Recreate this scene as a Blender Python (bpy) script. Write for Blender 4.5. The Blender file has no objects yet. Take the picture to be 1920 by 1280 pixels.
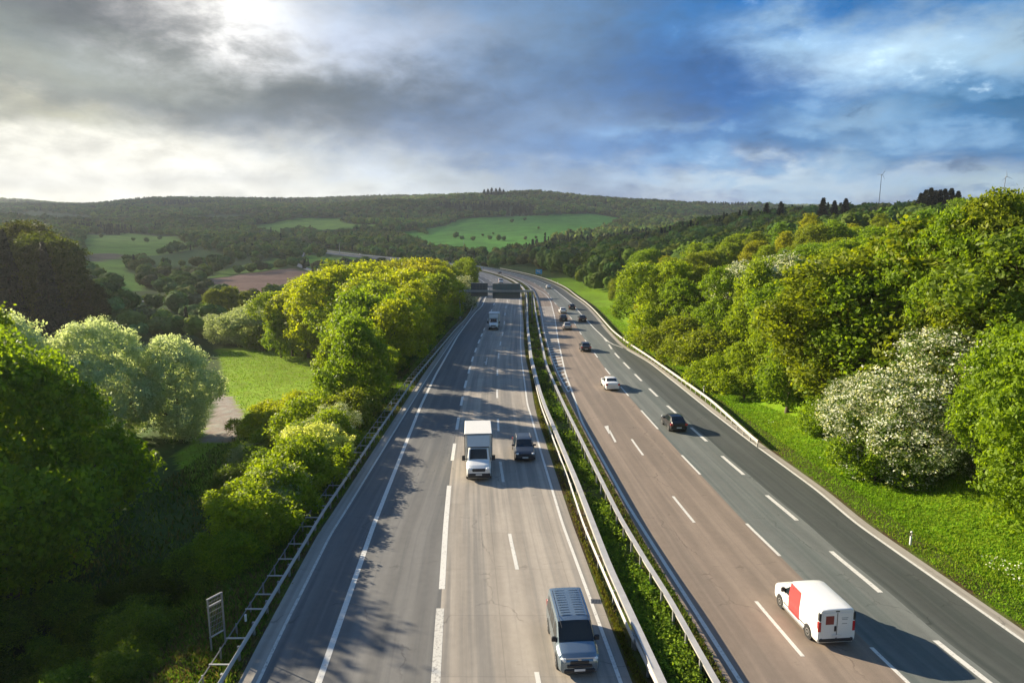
import bpy, math, random
import numpy as np
from mathutils import Vector, Matrix
random.seed(7); RNG = np.random.default_rng(11)
C = bpy.context.scene.collection
SC = bpy.context.scene
R = math.radians

# ------------------------------------------------------------------ camera
F_PX, PITCH, CAM_Z = 1280.0, R(9.97), 20.0
cam_d = bpy.data.cameras.new("camera"); cam = bpy.data.objects.new("camera", cam_d); C.objects.link(cam)
cam.location = (0, 0, CAM_Z); cam.rotation_euler = (R(90) - PITCH, 0, 0)
cam_d.sensor_width = 36; cam_d.lens = 24.0; cam_d.clip_start = 0.1; cam_d.clip_end = 30000
SC.camera = cam
SC.view_settings.view_transform = 'Standard'; SC.view_settings.look = 'None'
SC.view_settings.exposure = 1.45; SC.view_settings.gamma = 1.0
SC.cycles.max_bounces = 7; SC.cycles.diffuse_bounces = 5; SC.cycles.transmission_bounces = 5
SC.cycles.transparent_max_bounces = 4; SC.cycles.caustics_reflective = False; SC.cycles.caustics_refractive = False

# ------------------------------------------------------------------ sun and sky
SUN_EL, SUN_AZ = R(20), R(-60)          # azimuth measured from +Y, negative = to the left
sl = bpy.data.lights.new("sun", 'SUN'); sl.energy = 5.0; sl.angle = R(0.55); sl.color = (1.0, 0.87, 0.66)
so = bpy.data.objects.new("sun", sl); C.objects.link(so)
sdir = Vector((math.sin(SUN_AZ) * math.cos(SUN_EL), math.cos(SUN_AZ) * math.cos(SUN_EL), math.sin(SUN_EL)))
so.rotation_euler = (-sdir).to_track_quat('-Z', 'Y').to_euler(); so.location = (-60, 40, 60)

def px_dir(px, py):
    a = math.atan((py - 640) / F_PX) + PITCH          # below horizontal
    x = (px - 960) / F_PX; y = -(py - 640) / F_PX
    d = Vector((x, math.cos(PITCH) + y * math.sin(PITCH), -math.sin(PITCH) + y * math.cos(PITCH))).normalized()
    return math.atan2(d.x, d.y), math.asin(d.z)

class NT:
    def __init__(s, tree): s.t = tree
    def n(s, typ, **kw):
        nd = s.t.nodes.new(typ)
        for k, v in kw.items():
            if k.startswith('i_'):
                key = k[2:]; key = int(key) if key.isdigit() else key.replace('_', ' ')
                if hasattr(v, 'is_linked') or isinstance(v, bpy.types.NodeSocket): s.t.links.new(v, nd.inputs[key])
                else: nd.inputs[key].default_value = v
            else: setattr(nd, k, v)
        return nd
    def m(s, op, a, b=None, c=None, clamp=False):
        nd = s.t.nodes.new('ShaderNodeMath'); nd.operation = op; nd.use_clamp = clamp
        for i, v in enumerate((a, b, c)):
            if v is None: continue
            if isinstance(v, bpy.types.NodeSocket): s.t.links.new(v, nd.inputs[i])
            else: nd.inputs[i].default_value = v
        return nd.outputs[0]
    def mix(s, f, a, b, blend='MIX'):
        nd = s.t.nodes.new('ShaderNodeMix'); nd.data_type = 'RGBA'; nd.blend_type = blend
        for i, v in ((0, f), (6, a), (7, b)):
            if isinstance(v, bpy.types.NodeSocket): s.t.links.new(v, nd.inputs[i])
            elif i == 0: nd.inputs[0].default_value = v
            else: nd.inputs[i].default_value = (*v[:3], 1)
        return nd.outputs[2]
    def noise(s, vec=None, scale=5, detail=4, rough=.55, dist=0):
        nd = s.t.nodes.new('ShaderNodeTexNoise'); nd.inputs['Scale'].default_value = scale
        nd.inputs['Detail'].default_value = detail; nd.inputs['Roughness'].default_value = rough
        nd.inputs['Distortion'].default_value = dist
        if vec is not None: s.t.links.new(vec, nd.inputs['Vector'])
        return nd.outputs[0]
    def ramp(s, f, pts):
        nd = s.t.nodes.new('ShaderNodeValToRGB'); e = nd.color_ramp.elements
        while len(e) < len(pts): e.new(.5)
        for el, (p, c) in zip(e, pts):
            el.position = p; el.color = (*c[:3], 1) if not isinstance(c, (int, float)) else (c, c, c, 1)
        s.t.links.new(f, nd.inputs[0]); return nd.outputs[0]
    def rng(s, v, a, b, c=0., d=1., smooth=True):
        nd = s.t.nodes.new('ShaderNodeMapRange'); nd.interpolation_type = 'SMOOTHSTEP' if smooth else 'LINEAR'
        s.t.links.new(v, nd.inputs[0])
        for i, q in enumerate((a, b, c, d)): nd.inputs[i + 1].default_value = q
        return nd.outputs[0]

def lin(r, g, b):
    f = lambda c: (c / 255 / 12.92) if c / 255 <= .04045 else ((c / 255 + .055) / 1.055) ** 2.4
    return (f(r), f(g), f(b))

def build_world():
    w = bpy.data.worlds.new("World"); SC.world = w; w.use_nodes = True
    t = w.node_tree; t.nodes.clear(); N = NT(t)
    out = N.n('ShaderNodeOutputWorld'); bg = N.n('ShaderNodeBackground'); t.links.new(bg.outputs[0], out.inputs[0])
    sky = N.n('ShaderNodeTexSky', sky_type='NISHITA', sun_disc=False)
    sky.sun_elevation = SUN_EL; sky.sun_rotation = SUN_AZ; sky.altitude = 300; sky.air_density = 1.0; sky.dust_density = 1.0
    tc = N.n('ShaderNodeTexCoord').outputs['Generated']
    sep = N.n('ShaderNodeSeparateXYZ', i_0=tc)
    X, Y, Z = sep.outputs
    az = N.m('ARCTAN2', X, Y); el = N.m('ARCSINE', Z)
    zz = N.m('ADD', N.m('MAXIMUM', Z, 0.0), 0.11)
    comb = N.n('ShaderNodeCombineXYZ', i_0=N.m('DIVIDE', X, zz), i_1=N.m('DIVIDE', Y, zz), i_2=0.0).outputs[0]
    comb2 = N.n('ShaderNodeCombineXYZ', i_0=az, i_1=N.m('MULTIPLY', el, 2.1), i_2=0.0).outputs[0]
    n1 = N.noise(comb, .55, 9, .56, .35)
    n2 = N.noise(comb2, 4.2, 10, .60, .15)
    n3 = N.noise(comb2, 12, 8, .62, .2)
    nw = N.noise(N.n('ShaderNodeVectorMath', operation='ADD', i_0=comb2, i_1=(5.2, 1.7, .3)).outputs[0], 6.0, 9, .62, .15)
    # warp azimuth / elevation so cloud edges are ragged
    azw = N.m('ADD', N.m('ADD', az, N.m('MULTIPLY', N.m('SUBTRACT', n2, .5), .30)), N.m('MULTIPLY', N.m('SUBTRACT', n3, .5), .10))
    elw = N.m('ADD', N.m('ADD', el, N.m('MULTIPLY', N.m('SUBTRACT', nw, .5), .12)), N.m('MULTIPLY', N.m('SUBTRACT', n3, .5), .045))
    K = 1.0 / 0.1 / 2.732 * 1.17                                     # colours below are picture values, strength is 0.1
    def blob(px, py, sx, sy, soft=False):
        a0, e0 = px_dir(px, py); s = 1 / F_PX
        u = N.m('DIVIDE', N.m('SUBTRACT', az if soft else azw, a0), sx * s)
        v = N.m('DIVIDE', N.m('SUBTRACT', el if soft else elw, e0), sy * s)
        r2 = N.m('ADD', N.m('MULTIPLY', u, u), N.m('MULTIPLY', v, v))
        return N.m('EXPONENT', N.m('MULTIPLY', r2, -1.0))
    def lc(r, g, b): return tuple(K * c for c in lin(r, g, b))
    # broken cloud over the blue sky for the parts of the dome above the picture
    cov = N.rng(n1, .42, .60)
    col = N.mix(cov, N.mix(1.0, sky.outputs[0], (.50, .66, .86), 'MULTIPLY'), lc(84, 98, 122))
    # the sky low over the horizon, in front: blue right, grey left
    band = N.rng(el, R(34), R(15))
    g = N.rng(az, R(-38), R(34), smooth=False)
    base = N.ramp(g, [(0.0, lin(132, 142, 144)), (.3, lin(122, 140, 162)), (.52, lin(104, 132, 172)), (.75, lin(44, 104, 176)), (1., lin(48, 112, 168))])
    base = N.mix(1.0, base, (K, K, K), 'MULTIPLY')
    col = N.mix(band, col, base)
    def lay(px, py, sx, sy, c, k=1.0, soft=False):
        nonlocal col
        b = N.m('MULTIPLY', blob(px, py, sx, sy, soft), k, clamp=True)
        col = N.mix(b, col, lc(*c))
    lay(1290, 110, 270, 80, (18, 88, 158), 1.0)
    lay(1250, 30, 300, 40, (60, 112, 166), .7)
    lay(960, 70, 260, 110, (112, 136, 168), .95)
    lay(620, 230, 330, 110, (126, 142, 168), .85)
    lay(760, 285, 190, 90, (168, 180, 206), .95, True)
    lay(560, 270, 130, 90, (120, 136, 160), .6, True)
    lay(900, 215, 240, 60, (104, 130, 172), .85)
    lay(1080, 250, 160, 60, (136, 156, 188), .8)
    lay(1240, 300, 330, 50, (104, 140, 192), .8)
    lay(1000, 345, 500, 34, (150, 164, 192), .7)
    lay(330, 165, 520, 78, (66, 84, 106), 1.1)
    lay(120, 70, 330, 70, (120, 132, 134), .9)
    lay(270, 15, 250, 55, (58, 70, 88), 1.05)
    lay(60, 130, 300, 40, (150, 156, 152), .8)
    lay(490, 45, 150, 60, (255, 255, 255), 1.2)
    lay(690, 70, 180, 60, (188, 198, 220), .85)
    lay(10, 305, 400, 60, (255, 255, 248), 1.6)
    lay(330, 345, 320, 42, (246, 246, 242), 1.2)
    lay(60, 215, 130, 24, (208, 208, 190), .8)
    lay(620, 350, 220, 18, (225, 228, 230), .9)
    lay(830, 325, 90, 22, (206, 212, 222), .8)
    lay(1690, 110, 170, 50, (206, 222, 238), .95)
    lay(1500, 70, 120, 36, (176, 200, 224), .8)
    lay(1880, 110, 110, 40, (188, 206, 220), .7)
    lay(1730, 215, 240, 36, (120, 158, 196), .8)
    lay(1590, 235, 110, 22, (160, 186, 214), .85)
    lay(1240, 240, 80, 14, (140, 168, 204), .7)
    lay(1900, 190, 110, 40, (44, 98, 140), .85)
    lay(1640, 270, 330, 26, (84, 130, 176), .7)
    lay(1450, 335, 300, 24, (218, 226, 238), 1.0)
    lay(1850, 345, 200, 14, (196, 208, 214), .8)
    lay(1560, 300, 50, 20, (176, 198, 220), .6)
    # broken cumulus with lit edges toward the right
    ns = N.m('ADD', N.m('MULTIPLY', n2, .55), N.m('MULTIPLY', n3, .45))
    cm = N.m('MULTIPLY', N.rng(ns, .475, .56), N.m('MULTIPLY', N.rng(az, R(4), R(20)), N.rng(el, R(13), R(6))))
    col = N.mix(N.m('MULTIPLY', cm, .62), col, lc(142, 172, 204))
    cd = N.m('MULTIPLY', N.rng(ns, .44, .36), N.rng(az, R(6), R(24)))
    col = N.mix(N.m('MULTIPLY', cd, .6), col, lc(50, 96, 146))
    ce = N.m('MULTIPLY', N.rng(ns, .57, .64), N.rng(az, R(6), R(24)))
    col = N.mix(N.m('MULTIPLY', ce, .7), col, lc(216, 228, 240))
    cl = N.m('MULTIPLY', N.rng(ns, .52, .42), N.rng(az, R(-6), R(-20)))
    col = N.mix(N.m('MULTIPLY', N.m('MULTIPLY', cl, .20), N.rng(el, R(3), R(8))), col, lc(72, 88, 104))
    # finer cloud structure: billows and wisps
    gr = N.rng(n3, .30, .72, .80, 1.24, smooth=False)
    gr2 = N.rng(n2, .30, .70, .80, 1.22, smooth=False)
    wisp = N.m('MULTIPLY', gr, gr2)
    wc = N.n('ShaderNodeCombineColor', i_0=wisp, i_1=wisp, i_2=wisp).outputs[0]
    col = N.mix(1.0, col, wc, 'MULTIPLY')
    puff = N.m('MULTIPLY', N.rng(n1, .50, .68), N.rng(az, R(2), R(22)))
    col = N.mix(N.m('MULTIPLY', puff, .40), col, lc(176, 200, 226))
    hs = N.n('ShaderNodeHueSaturation'); hs.inputs['Saturation'].default_value = 1.12; t.links.new(N.mix(1.0, col, N.ramp(g, [(.25, (1.0, .985, .95)), (.6, (.90, 1.0, 1.02))]), 'MULTIPLY'), hs.inputs['Color']); col = hs.outputs[0]
    # below the horizon: dull ground colour
    col = N.mix(N.rng(el, R(-1), R(-6)), col, lc(70, 84, 60))
    t.links.new(col, bg.inputs[0]); bg.inputs[1].default_value = 0.1
build_world()

# ------------------------------------------------------------------ tagging helpers
def tag(o, label=None, cat=None, group=None, kind=None):
    if label: o['label'] = label
    if cat: o['category'] = cat
    if group: o['group'] = group
    if kind: o['kind'] = kind
    return o
def empty(name, loc=(0, 0, 0), rz=0, label=None, cat=None, group=None):
    o = bpy.data.objects.new(name, None); C.objects.link(o); o.location = loc; o.rotation_euler = (0, 0, rz)
    o.empty_display_size = .2
    return tag(o, label, cat, group)
def copy_tree(o, parent=None):
    c = o.copy(); C.objects.link(c); c.parent = parent
    for ch in o.children: copy_tree(ch, c)
    return c
def mesh_np(name, V, F, mats, parent=None, attrs=None, smooth=False, mat_idx=None, uv=None, link=True, cattr=None):
    """V (n,3) float, F (m,k) int array (all faces same k)"""
    me = bpy.data.meshes.new(name); V = np.asarray(V, dtype=np.float32); F = np.asarray(F, dtype=np.int32)
    n, (m, k) = len(V), F.shape
    me.vertices.add(n); me.vertices.foreach_set('co', V.ravel())
    me.loops.add(m * k); me.loops.foreach_set('vertex_index', F.ravel())
    me.polygons.add(m); me.polygons.foreach_set('loop_start', np.arange(0, m * k, k, dtype=np.int32))
    me.polygons.foreach_set('loop_total', np.full(m, k, dtype=np.int32))
    if mat_idx is not None: me.polygons.foreach_set('material_index', np.asarray(mat_idx, dtype=np.int32))
    me.polygons.foreach_set('use_smooth', np.full(m, bool(smooth)))
    for ma in (mats if isinstance(mats, (list, tuple)) else [mats]): me.materials.append(ma)
    for kx, arr in (attrs or {}).items():
        a = me.attributes.new(kx, 'FLOAT', 'POINT'); a.data.foreach_set('value', np.asarray(arr, dtype=np.float32))
    for kx, arr in (cattr or {}).items():
        a = me.attributes.new(kx, 'FLOAT_COLOR', 'POINT')
        arr = np.concatenate([arr, np.ones((len(arr), 1))], 1).astype(np.float32); a.data.foreach_set('color', arr.ravel())
    if uv is not None:
        l = me.uv_layers.new(name='UVMap'); l.data.foreach_set('uv', np.asarray(uv, dtype=np.float32)[F.ravel()].ravel())
    me.update(calc_edges=True)
    o = bpy.data.objects.new(name, me)
    if link: C.objects.link(o)
    if parent is not None: o.parent = parent
    return o

class MB:
    """collects polygons of mixed size into ONE mesh object"""
    def __init__(s): s.v = []; s.f = []; s.mi = []; s.M = Matrix.Identity(4); s.k = 0
    def add(s, vs, fs):
        o = len(s.v)
        s.v += [tuple(s.M @ Vector(p)) for p in vs]; s.f += [tuple(i + o for i in f) for f in fs]; s.mi += [s.k] * len(fs)
    def box(s, c, d, rz=0, bev=0):
        x, y, z = (q / 2 for q in d); b = min(bev, x * .9, y * .9, z * .9)
        rot = Matrix.Rotation(rz, 4, 'Z')
        if b <= 0:
            vs = [(i * x, j * y, k * z) for i in (-1, 1) for j in (-1, 1) for k in (-1, 1)]
            fs = [(0, 1, 3, 2), (4, 6, 7, 5), (0, 4, 5, 1), (2, 3, 7, 6), (0, 2, 6, 4), (1, 5, 7, 3)]
        else:
            vs = []; fs = []
            for (zz, ins) in ((-z, b), (-z + b, 0), (z - b, 0), (z, b)):
                xx, yy = x - ins, y - ins; q = b if ins == 0 else b * .6
                vs += [(-xx + q, -yy, zz), (xx - q, -yy, zz), (xx, -yy + q, zz), (xx, yy - q, zz), (xx - q, yy, zz), (-xx + q, yy, zz), (-xx, yy - q, zz), (-xx, -yy + q, zz)]
            for l in range(3):
                for i in range(8): j = (i + 1) % 8; fs.append((l * 8 + i, l * 8 + j, l * 8 + 8 + j, l * 8 + 8 + i))
            fs += [tuple(range(7, -1, -1)), tuple(range(24, 32))]
        s.add([tuple(rot @ Vector(p) + Vector(c)) for p in vs], fs)
    def tube(s, pts, rad, n=8, cap=True):
        pts = [Vector(p) for p in pts]; rad = rad if isinstance(rad, (list, tuple)) else [rad] * len(pts)
        vs = []; fs = []; up = Vector((0, 0, 1)); pn = None
        for i, p in enumerate(pts):
            d = (pts[min(i + 1, len(pts) - 1)] - pts[max(i - 1, 0)]).normalized()
            a = d.cross(up if abs(d.z) < .95 else Vector((1, 0, 0))).normalized()
            if pn is not None and a.dot(pn) < 0: a = -a
            pn = a; b = d.cross(a)
            for k in range(n):
                t = 2 * math.pi * k / n; vs.append(tuple(p + (a * math.cos(t) + b * math.sin(t)) * rad[i]))
        for i in range(len(pts) - 1):
            for k in range(n): j = (k + 1) % n; fs.append((i * n + k, i * n + j, i * n + n + j, i * n + n + k))
        if cap: fs += [tuple(range(n - 1, -1, -1)), tuple(range((len(pts) - 1) * n, len(pts) * n))]
        s.add(vs, fs)
    def lathe(s, prof, c=(0, 0, 0), axis='X', n=24):
        vs = []; fs = []
        for (r, h) in prof:
            for k in range(n):
                t = 2 * math.pi * k / n; p = (r * math.cos(t), r * math.sin(t), h)
                if axis == 'X': p = (p[2], p[0], p[1])
                vs.append((p[0] + c[0], p[1] + c[1], p[2] + c[2]))
        m = len(prof)
        for i in range(m - 1):
            for k in range(n): j = (k + 1) % n; fs.append((i * n + k, i * n + j, i * n + n + j, i * n + n + k))
        fs += [tuple(range(n - 1, -1, -1)), tuple(range((m - 1) * n, m * n))]
        s.add(vs, fs)
    def grid(s, rows):
        vs = [p for r in rows for p in r]; n = len(rows[0]); fs = []
        for i in range(len(rows) - 1):
            for j in range(n - 1): fs.append((i * n + j, i * n + j + 1, (i + 1) * n + j + 1, (i + 1) * n + j))
        s.add(vs, fs)
    def build(s, name, mats, parent=None, smooth=None, link=True):
        me = bpy.data.meshes.new(name); me.from_pydata(s.v, [], s.f)
        for ma in (mats if isinstance(mats, (list, tuple)) else [mats]): me.materials.append(ma)
        me.polygons.foreach_set('material_index', s.mi)
        if smooth:
            me.polygons.foreach_set('use_smooth', [True] * len(me.polygons)); me.set_sharp_from_angle(angle=R(smooth))
        me.update(); o = bpy.data.objects.new(name, me)
        if link: C.objects.link(o)
        if parent is not None: o.parent = parent
        return o

# ------------------------------------------------------------------ materials
def mat(name):
    m = bpy.data.materials.new(name); m.use_nodes = True; t = m.node_tree; t.nodes.clear(); N = NT(t)
    o = N.n('ShaderNodeOutputMaterial'); p = N.n('ShaderNodeBsdfPrincipled'); t.links.new(p.outputs[0], o.inputs[0])
    return m, N, p, o
def simple(name, col, rough=.5, metal=0, coat=0, var=.06, vs=3.0, spec=.5, emit=None):
    m, N, p, o = mat(name)
    tc = N.n('ShaderNodeTexCoord').outputs['Object']
    n = N.noise(tc, vs, 5, .6)
    c = N.mix(n, tuple(x * (1 - var) for x in col), tuple(min(1, x * (1 + var)) for x in col))
    N.t.links.new(c, p.inputs['Base Color'])
    p.inputs['Roughness'].default_value = rough; p.inputs['Metallic'].default_value = metal
    p.inputs['Coat Weight'].default_value = coat; p.inputs['Coat Roughness'].default_value = .05
    p.inputs['Specular IOR Level'].default_value = spec
    return m
def leaf_mat(name, ca, cb, trans=.42, tcol=None, blossom=None):
    m, N, p, o = mat(name); t = N.t
    v = N.n('ShaderNodeAttribute', attribute_name='v').outputs['Fac']
    oi = N.n('ShaderNodeObjectInfo')
    c = N.mix(v, ca, cb)
    c = N.mix(1.0, c, oi.outputs['Color'], 'MULTIPLY')
    if blossom:
        bl = N.n('ShaderNodeAttribute', attribute_name='b').outputs['Fac']
        c = N.mix(bl, c, blossom)
    t.links.new(c, p.inputs['Base Color']); p.inputs['Roughness'].default_value = .55; p.inputs['Specular IOR Level'].default_value = .25
    tr = N.n('ShaderNodeBsdfTranslucent')
    t.links.new(N.mix(1.0, c, tcol or (1.25, 1.2, .45), 'MULTIPLY'), tr.inputs[0])
    mx = N.n('ShaderNodeMixShader', i_0=trans); t.links.new(p.outputs[0], mx.inputs[1]); t.links.new(tr.outputs[0], mx.inputs[2])
    t.links.new(mx.outputs[0], o.inputs[0])
    return m
M = {}
M['leaf'] = leaf_mat('broadleaf', (.108, .168, .013), (.255, .335, .022), .54)
M['leaf_sil'] = leaf_mat('willow_leaf', (.34, .40, .13), (.60, .64, .29), .52, (1.15, 1.12, .7))
M['leaf_bl'] = leaf_mat('blossom_leaf', (.075, .13, .02), (.16, .23, .035), blossom=(.74, .76, .66))
M['needle'] = leaf_mat('needles', (.012, .022, .008), (.030, .042, .014), .12)
M['bark'] = simple('bark', (.085, .065, .045), .9, var=.35, vs=8)
def attr_mat(name, rough=.85, trans=0.0):
    m, N, p, o = mat(name); a = N.n('ShaderNodeAttribute', attribute_name='col').outputs['Color']
    geo = N.n('ShaderNodeNewGeometry').outputs['Position']
    n = N.rng(N.noise(geo, .9, 3, .6), .3, .7, .75, 1.25, smooth=False)
    nc = N.n('ShaderNodeCombineColor', i_0=n, i_1=n, i_2=n).outputs[0]
    c = N.mix(1.0, a, nc, 'MULTIPLY')
    N.t.links.new(c, p.inputs['Base Color']); p.inputs['Roughness'].default_value = rough; p.inputs['Specular IOR Level'].default_value = .15
    if trans:
        tr = N.n('ShaderNodeBsdfTranslucent'); N.t.links.new(N.mix(1.0, c, (1.2, 1.2, .5), 'MULTIPLY'), tr.inputs[0])
        mx = N.n('ShaderNodeMixShader', i_0=trans); N.t.links.new(p.outputs[0], mx.inputs[1]); N.t.links.new(tr.outputs[0], mx.inputs[2])
        N.t.links.new(mx.outputs[0], o.inputs[0])
    return m
M['forest'] = attr_mat('forest_canopy', trans=.25)
M['grassblade'] = attr_mat('grass_blades', trans=.4)
def ground_mat():
    m, N, p, o = mat('meadow_ground'); a = N.n('ShaderNodeAttribute', attribute_name='col').outputs['Color']
    geo = N.n('ShaderNodeNewGeometry').outputs['Position']
    n1 = N.noise(geo, .035, 6, .6); n2 = N.noise(geo, .6, 6, .65); n3 = N.noise(geo, 5, 4, .6)
    f = N.m('MULTIPLY', N.rng(n1, .3, .7, .72, 1.28, smooth=False), N.m('MULTIPLY', N.rng(n2, .25, .75, .68, 1.32, smooth=False), N.rng(n3, .25, .75, .8, 1.2, smooth=False)))
    fc = N.n('ShaderNodeCombineColor', i_0=N.m('MULTIPLY', f, N.rng(n2, .3, .7, 1.12, .9)), i_1=f, i_2=f).outputs[0]
    N.t.links.new(N.mix(1.0, a, fc, 'MULTIPLY'), p.inputs['Base Color']); p.inputs['Roughness'].default_value = .9; p.inputs['Specular IOR Level'].default_value = .1
    b = N.n('ShaderNodeBump', i_Strength=.8, i_Distance=.25); N.t.links.new(N.m('ADD', n2, N.m('MULTIPLY', n3, .3)), b.inputs['Height'])
    N.t.links.new(b.outputs[0], p.inputs['Normal'])
    return m
M['ground'] = ground_mat()
def road_mat(name, col, col2, joints=False, streak=1.0, blot=None):
    m, N, p, o = mat(name); uv = N.n('ShaderNodeUVMap').outputs[0]
    sep = N.n('ShaderNodeSeparateXYZ', i_0=uv); U, V = sep.outputs[0], sep.outputs[1]
    lv = N.n('ShaderNodeCombineXYZ', i_0=N.m('MULTIPLY', U, 1.4), i_1=N.m('MULTIPLY', V, .022), i_2=0.).outputs[0]
    st = N.noise(lv, 1.0, 6, .6)                      # long streaks in the running direction
    lv2 = N.n('ShaderNodeCombineXYZ', i_0=N.m('MULTIPLY', U, 1.0), i_1=N.m('MULTIPLY', V, .25), i_2=0.).outputs[0]
    n2 = N.noise(lv2, .8, 7, .65); n3 = N.noise(uv, 22, 4, .7); n4 = N.noise(uv, 2.2, 6, .65)
    c = N.mix(N.rng(st, .36, .62), col, col2)
    fac = N.m('MULTIPLY', N.rng(n2, .25, .75, .88, 1.12, smooth=False), N.m('MULTIPLY', N.rng(n3, .2, .8, .84, 1.16, smooth=False), N.rng(n4, .3, .7, .94, 1.06, smooth=False)))
    if joints:
        jv = N.m('FRACT', N.m('DIVIDE', V, 5.0)); ju = N.m('FRACT', N.m('DIVIDE', U, 4.05))
        j = N.m('MINIMUM', N.rng(N.m('ABSOLUTE', N.m('SUBTRACT', jv, .5)), .0, .008, .80, 1.0), N.rng(N.m('ABSOLUTE', N.m('SUBTRACT', ju, .5)), .0, .010, .80, 1.0))
        slab = N.n('ShaderNodeTexWhiteNoise', noise_dimensions='2D', i_Vector=N.n('ShaderNodeCombineXYZ', i_0=N.m('FLOOR', N.m('DIVIDE', U, 4.05)), i_1=N.m('FLOOR', N.m('ADD', N.m('DIVIDE', V, 5.), .5)), i_2=0.).outputs[0]).outputs[0]
        fac = N.m('MULTIPLY', fac, N.m('MULTIPLY', j, N.rng(slab, 0, 1, .94, 1.06, smooth=False)))
    # tyre-darkened wheel tracks, oil drip line, sealed cracks, repair patches
    wt = N.m('ABSOLUTE', N.m('SINE', N.m('ADD', N.m('MULTIPLY', U, 1.66), 1.0)))
    fac = N.m('MULTIPLY', fac, N.m('SUBTRACT', 1.0, N.m('MULTIPLY', N.rng(wt, .55, 1.0), N.m('MULTIPLY', N.rng(st, .3, .7), .20))))
    ck = N.n('ShaderNodeTexVoronoi', feature='DISTANCE_TO_EDGE', i_Scale=.11); N.t.links.new(N.n('ShaderNodeVectorMath', operation='ADD', i_0=uv, i_1=N.n('ShaderNodeVectorMath', operation='SCALE', i_0=N.n('ShaderNodeTexNoise', i_Vector=uv, i_Scale=.5, i_Detail=6.).outputs['Color'], i_Scale=2.4).outputs[0]).outputs[0], ck.inputs['Vector'])
    fac = N.m('MULTIPLY', fac, N.m('SUBTRACT', 1.0, N.m('MULTIPLY', N.rng(ck.outputs['Distance'], .006, .002), N.m('MULTIPLY', N.rng(n2, .45, .6), .34))))
    pt = N.noise(N.n('ShaderNodeCombineXYZ', i_0=N.m('FLOOR', N.m('MULTIPLY', U, .27)), i_1=N.m('FLOOR', N.m('MULTIPLY', V, .045)), i_2=0.).outputs[0], 3.7, 2, .5)
    fac = N.m('MULTIPLY', fac, N.rng(pt, .64, .65, 1.0, .86))
    sp = N.noise(uv, 1.1, 3, .5); fac = N.m('MULTIPLY', fac, N.rng(sp, .70, .76, 1.0, .78))
    fc = N.n('ShaderNodeCombineColor', i_0=fac, i_1=fac, i_2=fac).outputs[0]
    N.t.links.new(N.mix(1.0, c, fc, 'MULTIPLY'), p.inputs['Base Color'])
    p.inputs['Roughness'].default_value = .72; p.inputs['Specular IOR Level'].default_value = .35
    b = N.n('ShaderNodeBump', i_Strength=.25, i_Distance=.01); N.t.links.new(n3, b.inputs['Height']); N.t.links.new(b.outputs[0], p.inputs['Normal'])
    return m
M['asph_l'] = road_mat('asphalt_grey', (.105, .106, .104), (.165, .160, .150))
M['conc_l'] = road_mat('concrete_road', (.215, .198, .175), (.37, .325, .27), joints=True)
M['asph_b'] = road_mat('asphalt_brown', (.190, .152, .120), (.265, .208, .162))
M['asph_g'] = road_mat('asphalt_greygreen', (.110, .125, .115), (.165, .175, .16))
M['asph_d'] = road_mat('asphalt_dark', (.052, .060, .054), (.082, .089, .081))
M['gutter'] = road_mat('gutter_concrete', (.26, .235, .20), (.36, .33, .28))
def paint_mat(name, col, wear):
    m, N, p, o = mat(name); geo = N.n('ShaderNodeNewGeometry').outputs['Position']
    n = N.noise(geo, 7, 8, .75); n2 = N.noise(geo, .6, 5, .6)
    f = N.m('MULTIPLY', N.rng(n, wear, wear + .18), 1.0)
    c = N.mix(f, (.22, .20, .18), col); c = N.mix(N.m('MULTIPLY', n2, .3), c, (.3, .28, .25))
    N.t.links.new(c, p.inputs['Base Color']); p.inputs['Roughness'].default_value = .6
    return m
M['paint'] = paint_mat('road_paint', (.72, .70, .64), .30)
M['paint_worn'] = paint_mat('road_paint_worn', (.62, .60, .54), .34)
M['zinc'] = simple('galvanised_steel', (.50, .48, .45), .5, .3, var=.3, vs=1.6)
M['zincpost'] = simple('steel_post', (.30, .30, .29), .6, .4, var=.2)
M['verge'] = None
# ------------------------------------------------------------------ road surface and measured lines
def zr(Y):
    Y = np.asarray(Y, dtype=float)
    d = np.clip(Y, -80, 400) - 30; z = -.0228 * d
    e = np.clip(Y - 400, 0, 1140)
    return z - .0228 * e + 1e-5 * e * e
def unproj(px, py, h=0.0):
    a = math.tan(math.atan((py - 640) / F_PX) + PITCH)
    lo, hi = 1., 1600.
    for _ in range(60):
        mid = (lo + hi) / 2
        if CAM_Z - a * mid > float(zr(mid)) + h: lo = mid
        else: hi = mid
    Y = lo; Z = CAM_Z - a * Y; zc = Y * math.cos(PITCH) + (CAM_Z - Z) * math.sin(PITCH)
    return (px - 960) / F_PX * zc, Y, Z
YG = np.concatenate([np.arange(-40, 200, 1.0), np.arange(200, 1500.1, 2.0)])
def curve(pts, h=0.0):
    w = sorted([(unproj(x, y, h)[1], unproj(x, y, h)[0]) for x, y in pts])
    Yk = np.array([a for a, b in w]); Xk = np.array([b for a, b in w])
    X = np.interp(YG, Yk, Xk)
    i2 = min(len(Yk) - 1, 2); s0 = (Xk[i2] - Xk[0]) / (Yk[i2] - Yk[0])
    X = np.where(YG < Yk[0], Xk[0] + s0 * (YG - Yk[0]), X)
    return X, Yk[-1]
med_px = [(1289, 1280), (1177, 1060), (1113, 930), (1065, 824), (1039, 760), (1013, 686), (1001, 640), (996, 607), (994, 565), (990, 545), (982, 537.5), (966, 526.5), (942, 517.6), (925.6, 512.6), (870, 500), (780, 488.5), (680, 480), (580, 467)]
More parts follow.
